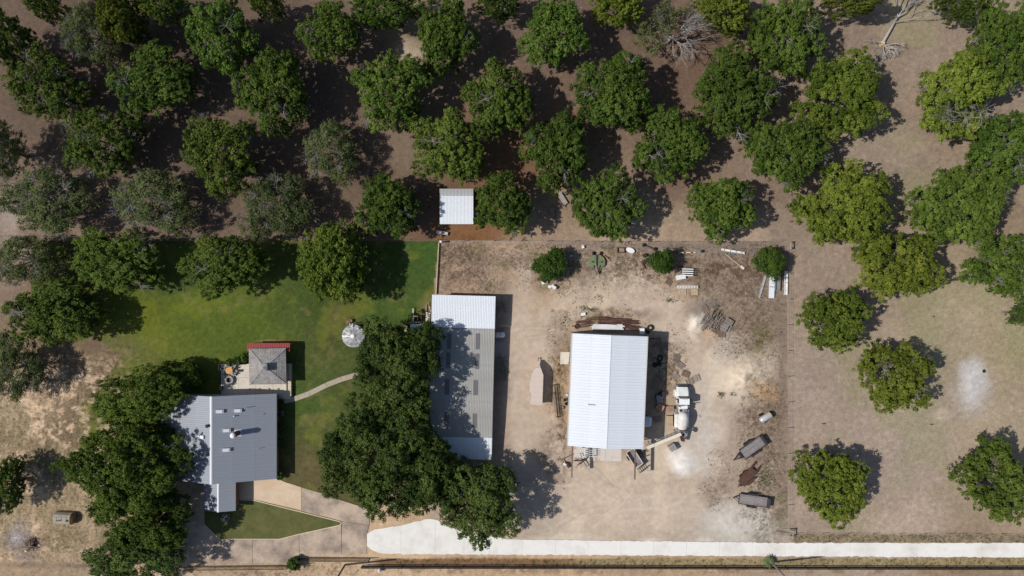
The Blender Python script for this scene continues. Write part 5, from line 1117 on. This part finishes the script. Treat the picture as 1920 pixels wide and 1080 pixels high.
# tub, barrels, buckets, boxes
p = W(1181, 469.5); g = thing('bath_tub', 'white oval tub lying in the weeds near the north fence', 'tub', p, -.35)
M2 = Matrix.Diagonal((1.5,.85,1,1)); MB().lathe([(.3,0),(.42,.38),(.48,.42),(.4,.40),(.32,.12),(.05,.1)], n=22, M=M2).build('shell', M_PLASTIC, g, True); MB().lathe([(.48,.41),(.50,.44),(.42,.44)], n=22, M=M2).build('rim', M_PLASTIC, g)
for i, (px, py) in enumerate([(1030.6,537.5),(1036.2,536.6),(1040,539.2)]):
    g = thing('drum', ['white drum, left one of the three by the young tree','white drum, middle one of the three by the young tree','white drum, right one of the three by the young tree'][i], 'drum', W(px, py, .6) * V((1,1,0)), 0, 'white drums'); MB().lathe([(.24,0),(.26,.03),(.26,.3),(.275,.32),(.26,.34),(.26,.62),(.24,.66)], n=18).build('shell', M_PLASTIC, g); MB().lathe([(.27,.655),(.27,.69),(.05,.70)], n=18).build('lid', M_WHITEP, g)
def crate(name, lab, cat, px, py, size, ang, m, m2=None):
    g = thing(name, lab, cat, W(px, py, size[2]) * V((1,1,0)), math.radians(ang)); MB().box((0,0,size[2]/2), size).build('body', m, g); MB().box((0,0,size[2] + .02), (size[0]*1.02, size[1]*1.02, .04)).build('top', m2 or m, g); return g
crate('appliance', 'white box lying beside the three drums', 'box', 1021.5,529, (1.1,.5,.4), 12, M_WHITEP, M_PLASTIC)
crate('trough', 'rusty open trough at the foot of the drum-side young tree', 'trough', 1015,523.5, (1.3,.55,.35), 0, M_RUST)
crate('bucket', 'white bucket right of the drum-side young tree', 'bucket', 1071,479.5, (.35,.32,.35), 20, M_PLASTIC, M_BLUE)
g = thing('steel_grid', 'rusty square frame on the ground left of the white tub', 'frame', W(1164, 469))
for a, b in (((-.6,-.4),(.6,-.4)),((-.6,.4),(.6,.4)),((-.6,-.4),(-.6,.4)),((.6,-.4),(.6,.4))): MB().bar((*a,.15), (*b,.15), .13, .28).build('side', M_RUST, g)
g = thing('garden_chair', 'broken white plastic chair near the north fence', 'chair', W(1092.5, 463.5), .3); MB().box((0,0,.42), (.42,.42,.05)).build('seat', M_PLASTIC, g); MB().box((0,.26,.65), (.42,.05,.5), 0, 0, -.3).build('backrest', M_PLASTIC, g)
for x, y in ((-1,-1),(1,-1),(1,1),(-1,1)): MB().box((x*.19,y*.19,.2), (.05,.05,.4)).build('leg', M_PLASTIC, g)
g = thing('axle', 'old axle with a black wheel at each end by the north fence', 'axle', W(1216.5, 463)); A, B = W(1206,459.5) - W(1216.5,463), W(1227,467) - W(1216.5,463); MB().bar(A + V((0,0,.3)), B + V((0,0,.3)), .09).build('beam', M_DARK, g)
for q in (A, B): wheel(g, (q.x, q.y, .28), .28, .3, 'x', M_DARK)
crate('barrel', 'black barrel standing left of the smallest young tree', 'barrel', 1209,478.5, (.5,.5,.6), 30, M_DARK)
sticks('scrap_iron', 'rusty stakes leaning together left of the smallest young tree', 'scrap iron', 1206.5, 491, 6, .3, .7, 1.6, M_RUST, 105, .4, .07, 8)
g = thing('barrier_arm', 'red and white barrier arm with grey motor lying by the north fence', 'barrier', W(1290, 473.5), math.radians(1))
for i in range(8): MB().box((-1.8 + i*.4, 0, .2), (.4 - .01,.2,.16)).build('band', M_CURB if i % 3 else M_RUST, g)
MB().box((1.75,.15,.3), (.9,.5,.6)).build('motor_housing', M_GREYM, g); MB().box((2.1,.15,.62), (.3,.4,.06)).build('housing_cap', M_DARK, g)
def rail_thing(name, lab, cat, a, b, w, h, m, n=1, z=.12, lip=0, group=None):
    A, B = W(*a), W(*b); c = (A + B)/2; g = thing(name, lab, cat, c, math.atan2((B-A).y, (B-A).x), group); L = (B - A).length
    MB().box((0,0,z), (L,w,h)).build('web', m, g)
    if lip:
        for y in (-1, 1): MB().box((0,y*(w/2 - .02),z + h/2 + lip/2 + .001), (L - .01,.05,lip)).build('flange', m, g)
    for i in range(n): MB().box((-L/2 + (i + .5)*L/n, 0, z + h/2 + .03), (.12, w*.9, .05)).build('batten', M_GREYM, g)
    return g
rail_thing('metal_beam', 'white corrugated metal beam lying by the north fence', 'beam', (1352,468), (1395,475), .35, .25, M_WHITEP, 4, .2, .1)
rail_thing('wooden_post', 'yellowish wooden post lying diagonally below the white beam', 'post', (1359,476), (1388,499), .16, .14, M_WOODT, 1)
crate('scrap_box', 'pale block at the lower end of the diagonal wooden post', 'block', 1392,501.5, (.7,.4,.25), -40, M_CREAM)
sticks('scrap_metal', 'tangle of grey scrap metal under the white beam', 'scrap metal', 1372, 477, 9, .6, .25, .8, M_GREYM, None, .25, .09, 11)
rail_thing('metal_channel', 'slanting pale metal channel left of the white panels below the young tree', 'channel', (1434.5,517), (1422.5,558), .36, .14, M_GALV, 1, .1, .05, 'white metal channels')
rail_thing('metal_sheet', 'long white metal panel lying below the young tree', 'panel', (1447,517), (1445.5,559), .85, .28, M_WHITE, 1, .18, .0, 'white metal channels')
rail_thing('metal_trough', 'white trough with grey inside between the white panel and the fence', 'trough', (1457.8,513), (1456,545), .8, .2, M_GREYM, 1, .15, .28, 'white metal channels')
rail_thing('metal_channel', 'white metal channel lying right against the east fence', 'channel', (1473,508), (1472.5,552.5), .5, .16, M_WHITEP, 1, .12, .12, 'white metal channels')
# racks north
p = W(1290, 510.5, 1.2); g = thing('metal_rack', 'tall metal rack of white tubes casting a cage-like shadow', 'rack', (p.x, p.y, 0), math.radians(-2))
for x in (-.85, .85):
    for y in (-.6, .6): MB().box((x,y,.65), (.06,.06,1.3)).build('upright', M_RUST, g)
for i in range(4): MB().bar((-1.0,-.55 + i*.36,1.28), (.85,-.55 + i*.36,1.28), .17, .1).build('tube', M_WHITEP, g)
for i in range(7): MB().bar((-.8 + i*.27,-.62,.5), (-.8 + i*.27,.62,.5), .05).build('bar', M_RUST, g)
for i in range(7): MB().bar((-.8 + i*.27,-.62,.9), (-.8 + i*.27,.62,.9), .05).build('bar', M_RUST, g)
crate('metal_cabinet', 'white sheet-topped cabinet at the lower left of the tube rack', 'cabinet', 1277,519.5, (1.5,.75,.5), 10, M_WHITE, M_WHITE)
sticks('timber_lengths', 'yellow timber lengths leaning beside the white cabinet', 'timber', 1268,511, 5, .35, .3, 2.3, M_WOODT, 42, .3, .07, 12)
p = W(1289, 538, .4); g = thing('slatted_stand', 'long white slatted metal frame above the two tan pallets', 'frame', (p.x, p.y, 0))
for y in (-.2, .2): MB().bar((-1.8,y,.4), (1.8,y,.4), .06, .1).build('side_rail', M_WHITEP, g)
for i in range(14): MB().bar((-1.7 + i*.26,-.2,.42), (-1.7 + i*.26,.2,.42), .13, .05).build('slat', M_WHITEP, g)
for x in (-1.6, 1.6):
    for y in (-.2, .2): MB().box((x,y,.18), (.06,.06,.36)).build('leg', M_GREYM, g)
# dark truss ladder west of the barn
A, B = W(1041.5,721), W(1047.5,781); g = thing('truss_ladder', 'dark lattice truss lying on the ground west of the barn', 'truss', (A+B)/2, math.atan2((B-A).y, (B-A).x)); L = (B-A).length
for y in (-.2, .2):
    for z in (.08, .45): MB().bar((-L/2,y,z), (L/2,y,z), .06).build('chord', M_DARK, g)
for i in range(15):
    x0, x1 = -L/2 + i*L/15, -L/2 + (i+1)*L/15; MB().bar((x0,-.2,.45), (x1,.2,.45), .04).build('lacing', M_DARK, g); MB().bar((x0,.2,.08), (x0,.2,.45), .04).build('strut', M_DARK, g)
for x in (-L/2, L/2): MB().box((x,0,.25), (.08,.75,.5)).build('end_plate', M_DARK, g)
g = thing('pipe_stand', 'rusty pipe stand near the south-west corner of the barn', 'stand', W(1056, 812))
MB().bar((0,-1.0,.05), (.15,1.0,.6), .06).build('leg', M_RUST, g); MB().bar((.15,1.0,.6), (.7,1.0,.6), .06).build('arm', M_RUST, g); MB().bar((0,-1.0,.05), (.5,-1.0,.05), .06).build('foot', M_RUST, g)
for i, (px, py, sz) in enumerate([(1059,749,.3),(1062,756,.35),(1053,764,.32),(1062,740,.22)]):
    g = thing('bucket', ['dark bucket nearest the barn wall west side','dark bucket below the first by the west wall','grey bucket beside the lattice truss','small pale bucket highest by the west wall'][i], 'bucket', W(px, py), 0, 'buckets west of the barn'); MB().lathe([(sz*.7,0),(sz*.9,sz*1.3),(sz*.95,sz*1.32),(sz*.82,sz*1.3),(sz*.6,.1)], n=14).build('body', [M_DARK,M_DARK,M_GREYM,M_PLASTIC][i], g); MB().ring((0,0,sz*1.32), sz*.92, .015, 14, 5).build('rim', M_GREYM, g)
# implements in front of the barn
p = W(1093, 864, .6); g = thing('tedder', 'dark spider-armed rotary implement on the edge of the barn apron', 'implement', (p.x, p.y, 0))
MB().cyl((0,0,0), .22, .7, 12).build('hub', M_RUST, g)
for i, a in enumerate((.65, 1.9, 2.9, 3.85, 5.3)):
    d = V((math.cos(a), math.sin(a), 0)); MB().bar(d*.15 + V((0,0,.6)), d*1.25 + V((0,0,.5)), .1).build('arm', M_DARK, g); MB().bar(d*1.2 + V((0,0,.5)), d*1.25 + V((0,0,.02)), .05).build('tine', M_RUST, g)
MB().bar((-1.6,-.05,.35), (0,0,.5), .12).build('drawbar', M_DARK, g)
p = W(1066, 867, .5); g = thing('plough', 'rusty plough with bent frame left of the overhead beam', 'plough', (p.x, p.y, 0))
MB().bar((.6,1.3,.5), (-1.1,.5,.4), .1).build('beam', M_RUST, g); MB().bar((-1.1,.5,.4), (-.6,-.3,.4), .1).build('frame', M_RUST, g); MB().bar((-.6,-.3,.45), (.4,-.2,.4), .1).build('crossbar', M_RUST, g)
MB().box((-.15,-.5,.35), (.35,.9,.5), .6).build('share', M_RUST, g); MB().box((-.65,-.3,.5), (.5,.35,.3), -.7).build('weight_box', M_WHITEP, g)
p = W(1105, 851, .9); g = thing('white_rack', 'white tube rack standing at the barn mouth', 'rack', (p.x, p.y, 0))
for i in range(4): MB().bar((-1.2,.6 - i*.35,.9), (1.2,.6 - i*.35,.9), .07).build('tube', M_WHITEP, g)
for x in (-.8,-.1,.6): MB().bar((x,-.6,.95), (x,1.1,.95), .09).build('crossbar', M_WHITEP, g)
for x in (-.8, .6):
    for y in (-.55, .9): MB().box((x,y,.44), (.07,.07,.86)).build('leg', M_WHITEP, g)
for x in (-.95, .35): MB().box((x,1.35,.55), (.5,.6,1.0)).build('shade_box', M_DARK, g)  # dark boxes added in place of shade at the barn mouth
p = W(1189, 858, .8); g = thing('spreader', 'worn grey hopper machine on a frame at the barn mouth by the east beam', 'machine', (p.x, p.y, 0), math.radians(32))
MB().add([(-.7,-1.5,1.1),(.7,-1.5,1.1),(.7,1.5,1.1),(-.7,1.5,1.1),(-.3,-1.2,.45),(.3,-1.2,.45),(.3,1.2,.45),(-.3,1.2,.45)], [(0,1,5,4),(1,2,6,5),(2,3,7,6),(3,0,4,7),(4,5,6,7)]).build('hopper', M_GREYM, g)
for x in (-.72, .72): MB().bar((x,-1.55,1.12), (x,1.55,1.12), .14, .1).build('hopper_rim', M_TAN, g)
for y in (-1.5, 1.5): MB().bar((-.72,y,1.12), (.72,y,1.12), .12, .1).build('hopper_end', M_TAN, g)
for y in (-1.0, 1.0):
    for x in (-.6, .6): MB().bar((x,y,0), (x*.8,y,.95), .1).build('leg', M_DARK, g)
for k in range(4): MB().bar((-.5 + k*.35,-1.6,.5), (-.4 + k*.35,-2.9,.35), .07).build('frame_bar', M_DARK, g)
for y in (-2.1,-2.8): MB().bar((-.6,y,.45), (1.6,y + .3,.45), .08).build('cross_member', M_DARK, g)
wheel(g, (-.95,.3,.4), .4, .2, 'x', M_RUST); wheel(g, (.95,.3,.4), .4, .2, 'x', M_RUST)
sticks('scrap_metal', 'dark scrap lying between the hopper machine and the conveyor foot', 'scrap metal', 1206, 852, 10, .7, .8, 1.5, M_DARK, None, .4, .1, 14)
# dark gear in the barn shade
crate('generator', 'dark machine crouched in the barn shade', 'machine', 1236,748, (.9,1.2,.9), 8, M_DARK, M_GREYM); crate('storage_bin', 'dark green bin in the barn shade right of the generator', 'bin', 1242,739, (.7,.7,.9), 20, mat('bin_green', (.03,.045,.035), .7), M_DARK)
g = thing('white_jug', 'small white round jug glinting in the barn shade', 'jug', W(1241.5, 741, 1.0) * V((1,1,0)) + V((.1,-.55,0))); MB().lathe([(.16,0),(.18,.05),(.18,.3),(.08,.42),(.06,.46)], n=14).build('body', M_PLASTIC, g); MB().cyl((0,0,.46), .07, .05, 10).build('cap', M_BLUE, g)
sticks('scrap_iron', 'two long thin bars lying in the shade by the barn east wall', 'scrap iron', 1225, 646, 2, .2, 1.0, 2.2, M_RUST, 0, .1, .07, 15)
sticks('brush_heap', 'grey brush heap in the shade above the generator', 'brush', 1232, 718, 24, .9, 1.3, 1.3, M_WOODG, None, .4, .04, 17)

# ---------------------------------------------------------------- around the long shed and the house
crate('tan_cabinet', 'tall tan cabinet west of the long shed', 'cabinet', 802.5,594, (.72,1.45,.9), -2, M_CREAM)
sticks('lumber', 'grey lumber leaning north of the tan cabinet', 'lumber', 801,577, 6, .4, .5, 1.6, M_WOODG, 90, .4, .08, 21)
rail_thing('plank', 'long pale plank standing against the shed beside the tan cabinet', 'plank', (806,574), (810,602), .14, .1, M_WOODT, 1, .5)
rail_thing('plank', 'thin white plank left of the lumber rack by the shed', 'plank', (775,578), (775.5,606), .12, .08, M_WHITEP, 1, .4)
g = thing('lumber_rack', 'open timber rack left of the tan cabinet by the shed', 'rack', W(784, 598))
for x in (-.6,.0,.6): MB().box((x,0,.45), (.09,1.3,.9)).build('frame', M_WOODG, g)
for y in (-.5,.5): MB().bar((-.7,y,.95), (.7,y,.95), .08).build('rail', M_WOODT, g)
g = thing('sheet_table', 'table topped with pale corrugated sheet at the oak beside the shed', 'table', W(782, 613, .8) * V((1,1,0))); MB().box((0,0,.8), (2.2,1.0,.05)).build('top', M_WHITE, g)
for x in (-1,1):
    for y in (-.4,.4): MB().box((x,y,.385), (.08,.08,.77)).build('leg', M_WOODG, g)
crate('planter_box', 'tan box at the left end of the sheet table', 'box', 761,616, (.42,.9,.6), 0, M_WOODT)
g = thing('traffic_cone', 'orange and white traffic cone in the shade east of the long shed', 'cone', W(934, 592)); MB().box((0,0,.03), (.42,.42,.05)).build('base', M_CONE, g); MB().lathe([(.17,.06),(.13,.25)], n=14).build('lower_cone', M_CONE, g); MB().lathe([(.13,.25),(.09,.42)], n=14).build('white_band', M_PLASTIC, g); MB().lathe([(.09,.42),(.04,.68)], n=14).build('tip', M_CONE, g)
g = thing('propane_tank', 'white horizontal gas tank in the shade east of the long shed', 'tank', W(937, 628, .9) * V((1,1,0)))
MB().lathe([(.1,-.85),(.36,-.78),(.45,-.6),(.45,.6),(.36,.78),(.1,.85)], (0,0,.75), 18, Mx).build('vessel', M_PLASTIC, g, True); MB().cyl((.1,0,1.18), .1, .14, 10).build('valve', M_GREYM, g)
for x in (-.5,.5): MB().box((x,0,.16), (.12,.7,.32)).build('foot', M_DARK, g)
sticks('brush_heap', 'dark brush heap in the shade east of the long shed', 'brush', 936,690, 40, .7, 2.4, 1.0, M_WOODG, None, .5, .04, 22); sticks('brush_heap', 'brown vine litter beside the gas tank', 'brush', 940,575, 24, .8, .9, 1.0, M_WOODR, None, .3, .04, 23)
# patio furniture
p = W(430, 694.5, .75); g = thing('patio_table', 'round orange topped table on the patio', 'table', (p.x, p.y, .12)); MB().lathe([(.55,.68),(.6,.7),(.6,.75),(.55,.77)], n=24).build('top', M_ORANGE, g); MB().cyl((0,0,0), .07, .68, 10).build('pedestal', M_DARK, g); MB().cyl((0,0,0), .32, .04, 14).build('foot', M_DARK, g)
chairs = [(421,690.5,.2,'upper left of the orange table'),(428.5,685,1.4,'above the orange table'),(424,701,-.9,'lower left of the orange table'),(441,687.5,2.3,'upper right of the orange table'),(446,695,3.1,'right of the orange table'),(440,702,-2.2,'lower right of the orange table')]
for (px, py, a, lab) in chairs:
    g = thing('patio_chair', 'grey metal patio chair ' + lab, 'chair', W(px, py) + V((0,0,.12)), a, 'chairs round the patio table'); MB().box((0,0,.42), (.42,.44,.04)).build('seat', M_GREYM, g); MB().box((-.23,0,.66), (.04,.44,.46)).build('backrest', M_GREYM, g)
    for x, y in ((-1,-1),(1,-1),(1,1),(-1,1)): MB().box((x*.19,y*.19,.2), (.035,.035,.4)).build('leg', M_DARK, g)
p = W(429.5, 712.5, .5); g = thing('fire_pit', 'round stone fire pit on the patio below the table', 'fire pit', (p.x, p.y, .12))
for k in range(2):
    for i in range(14):
        a = 6.2832*(i + .5*k)/14; MB().box((.58*math.cos(a), .58*math.sin(a), .14 + k*.27), (.3,.24,.25), a).build('stone', M_STONE, g)
MB().cyl((0,0,.02), .42, .14, 18).build('ash_bed', M_DARK, g)
for i, px in enumerate((468,486,504,521.5)):
    g = thing('paver_block', f'small square stone block on the patio, {ORD[i]} in the row from the left', 'block', W(px, 729.5) + V((0,0,.13)), 0, 'square blocks on the patio'); MB().box((0,0,.07), (.32,.32,.14)).build('base', M_STONE, g); MB().box((0,0,.16), (.26,.26,.04)).build('cap', M_STONE, g)
g = thing('barbecue', 'dark barbecue standing near the house wall on the patio', 'barbecue', W(417.5, 727) + V((0,0,.13))); MB().box((0,0,.5), (.4,.5,.3)).build('firebox', M_DARK, g); MB().box((0,0,.7), (.36,.46,.1)).build('lid', M_GREYM, g)
for x in (-.15,.15): MB().box((x,0,.18), (.04,.4,.36)).build('leg', M_DARK, g)
p = W(421, 972.5, .5); g = thing('tiered_planter', 'tiered grey stone planter on the front lawn below the house wing', 'planter', (p.x, p.y, .08))
for k, (r, n) in enumerate(((.62,14),(.40,10))):
    for i in range(n):
        a = 6.2832*i/n; MB().box((r*math.cos(a), r*math.sin(a), .12 + k*.24), (.22,.26 if k == 0 else .24,.24), a).build('stone', M_STONE, g)
MB().cyl((0,0,.0), .5, .3, 14).build('soil', M_DARK, g); MB().cyl((0,0,.3), .18, .5, 10).build('pedestal', M_STONE, g)
rs = np.random.RandomState(3); link('foliage', leaves(rs, np.array([(-.2,.5,.5),(.5,.2,.5),(.6,-.3,.4),(.0,-.5,.5)]), np.array([.4,.4,.3,.3]), np.full(4,.5), 20, 14, .16, L_BUSH, 'foliage', .16), g)
g = thing('garden_bracket', 'small white bracket stand beside the tiered planter', 'stand', W(430, 963.5) + V((0,0,.08))); MB().bar((0,0,0), (0,0,.9), .06).build('post', M_PLASTIC, g); MB().bar((0,0,.9), (-.5,-.35,.9), .08).build('arm', M_PLASTIC, g)
crate('air_conditioner', 'grey air conditioner against the east wall of the house', 'air conditioner', 524.5,776, (.8,.8,.8), 0, M_GREYM, M_DARK)
for i, (px, py) in enumerate([(525,757),(525,800),(525,830),(524,894)]):
    tree('shrub', px, py, 6, 9 if i < 3 else 6, 1.2, 'bush', ['shrub at the north-east corner of the house near the path','shrub against the east wall just below the air conditioner','shrub against the east wall in the middle of the house','shrub at the south-east corner of the house by the driveway'][i], 'shrubs along the east wall of the house', 0, 'shrub', cr=.3)
# south-west corner
p = W(117, 974, 1.2); g = thing('animal_shelter', 'low tan metal shelter with rounded roof in the dry field', 'shelter', (p.x, p.y, 0), math.radians(-3))
pr = [(-1.0,0),(-1.0,.7),(-.75,1.15),(-.3,1.35),(.3,1.35),(.75,1.15),(1.0,.7),(1.0,0)]
shm = mat('shelter_tin', (.36,.32,.25), .7, .1, 2, (.24,.20,.14), .7, .7)
for i in range(len(pr) - 1): MB().add([(-1.55,pr[i][0],pr[i][1]),(1.25,pr[i][0],pr[i][1]),(1.25,pr[i+1][0],pr[i+1][1]),(-1.55,pr[i+1][0],pr[i+1][1]),(-1.55,pr[i][0]*.96,pr[i][1]*.96),(1.25,pr[i][0]*.96,pr[i][1]*.96),(1.25,pr[i+1][0]*.96,pr[i+1][1]*.96),(-1.55,pr[i+1][0]*.96,pr[i+1][1]*.96)], [(0,1,2,3)[::-1],(4,5,6,7),(0,4,5,1),(2,6,7,3),(0,3,7,4),(1,5,6,2)]).build('roof_sheet', shm, g)
MB().add([(1.26,y,z) for y, z in pr] + [(1.6,y*.8,z*.8) for y, z in pr], [tuple(range(8)), tuple(range(8,16))[::-1]] + [(i, 8+i, 9+i, i+1) for i in range(7)]).build('end_wall', mat('rust_tin', (.20,.13,.06), .8, .2, 2), g)
MB().box((-.5,-.15,1.40), (.9,.16,.12), .2).build('roof_bar', M_DARK, g); MB().box((.85,-.1,1.42), (.3,.3,.12)).build('roof_cap', M_DARK, g)
for i in range(3): MB().box((-.9 + i*.8,.02,1.365), (.04,.7,.03)).build('seam', M_GREYM, g)
b = sticks('burn_pile', 'dark heap of brush for burning beside a patch of ash', 'brush heap', 59, 1020, 46, .7, .75, 1.2, M_WOODR, None, .8, .07, 31)
MB().lathe([(.85,0),(.7,.25),(.4,.45),(.05,.5)], n=14).build('charred_core', M_DARK, b)
crate('tin_can', 'small yellow tin at the foot of the burn pile', 'tin', 48.5,1033, (.38,.38,.3), 10, mat('yellow_tin', (.7,.5,.15), .6))

# ---------------------------------------------------------------- odd things in the orchard
def bench(px, py, ang, lab, m):
    g = thing('bench', lab, 'bench', W(px, py), math.radians(ang), 'benches under the orchard trees')
    for y in (-.28,0,.28): MB().box((0,y,.45), (2.2,.22,.05)).build('slat', m, g)
    for x in (-.8,.8): MB().box((x,0,.2), (.1,.7,.4)).build('leg', m, g)
bench(1054,373,-58,'pale wooden bench by the fence between two orchard trees', M_BLOCK); bench(1035,401,80,'dark wooden bench in tree shade next to the pale bench', M_WOODG)
rail_thing('feed_trough', 'silver metal feed trough south of the small white shed', 'trough', (819,435), (840,439), .5, .3, M_GALV, 1, .25, .15)
for i, (px, py, L, a) in enumerate([(1243,346,.9,30),(1200,371,1.0,60),(594,172,.6,50),(1700,470,.6,0)]):
    g = thing('log', ['pale log lying between two orchard trees east of the yard gate','grey log in the tree shade north of the yard fence','short pale log in the shade near the top','short log beside the right-hand trees'][i], 'log', W(px, py), math.radians(a), 'logs lying in the orchard'); MB().tube([(-L/2,0,.15),(0,.03,.16),(L/2,0,.15)], [.14,.15,.13], 8).build('stem', M_DEADW, g); MB().tube([(L*.1,0,.2),(L*.3,.2,.35)], [.05,.03], 5).build('stub', M_DEADW, g)
def stake(px, py, lab):
    g = thing('stake', lab, 'stake', W(px, py), 0, 'short stakes in the open orchard'); MB().tube([(0,0,-.1),(0,0,.7)], [.09,.08], 8).build('shaft', M_POSTW, g); MB().lathe([(.12,.69),(.12,.74),(.03,.78)], n=10).build('cap', M_GREYM, g)
stake(1540,795,'short stake in the bare soil nearest the yard fence'); stake(1742,796,'short stake below the white ash patch to its left'); stake(1744,594,'short pale stake above the white ash patch')
tyre(1846,696,.28,'small dark ring on the edge of the white ash patch')
g = thing('debris', 'small scrap heap at the fence line under the middle orchard tree', 'scrap', W(1174,455)); 
for i in range(6): MB().box((rnd.uniform(-.5,.5), rnd.uniform(-.2,.2), .12), (.4,.15,.2), rnd.uniform(0,3)).build('chunk', M_STONE, g)
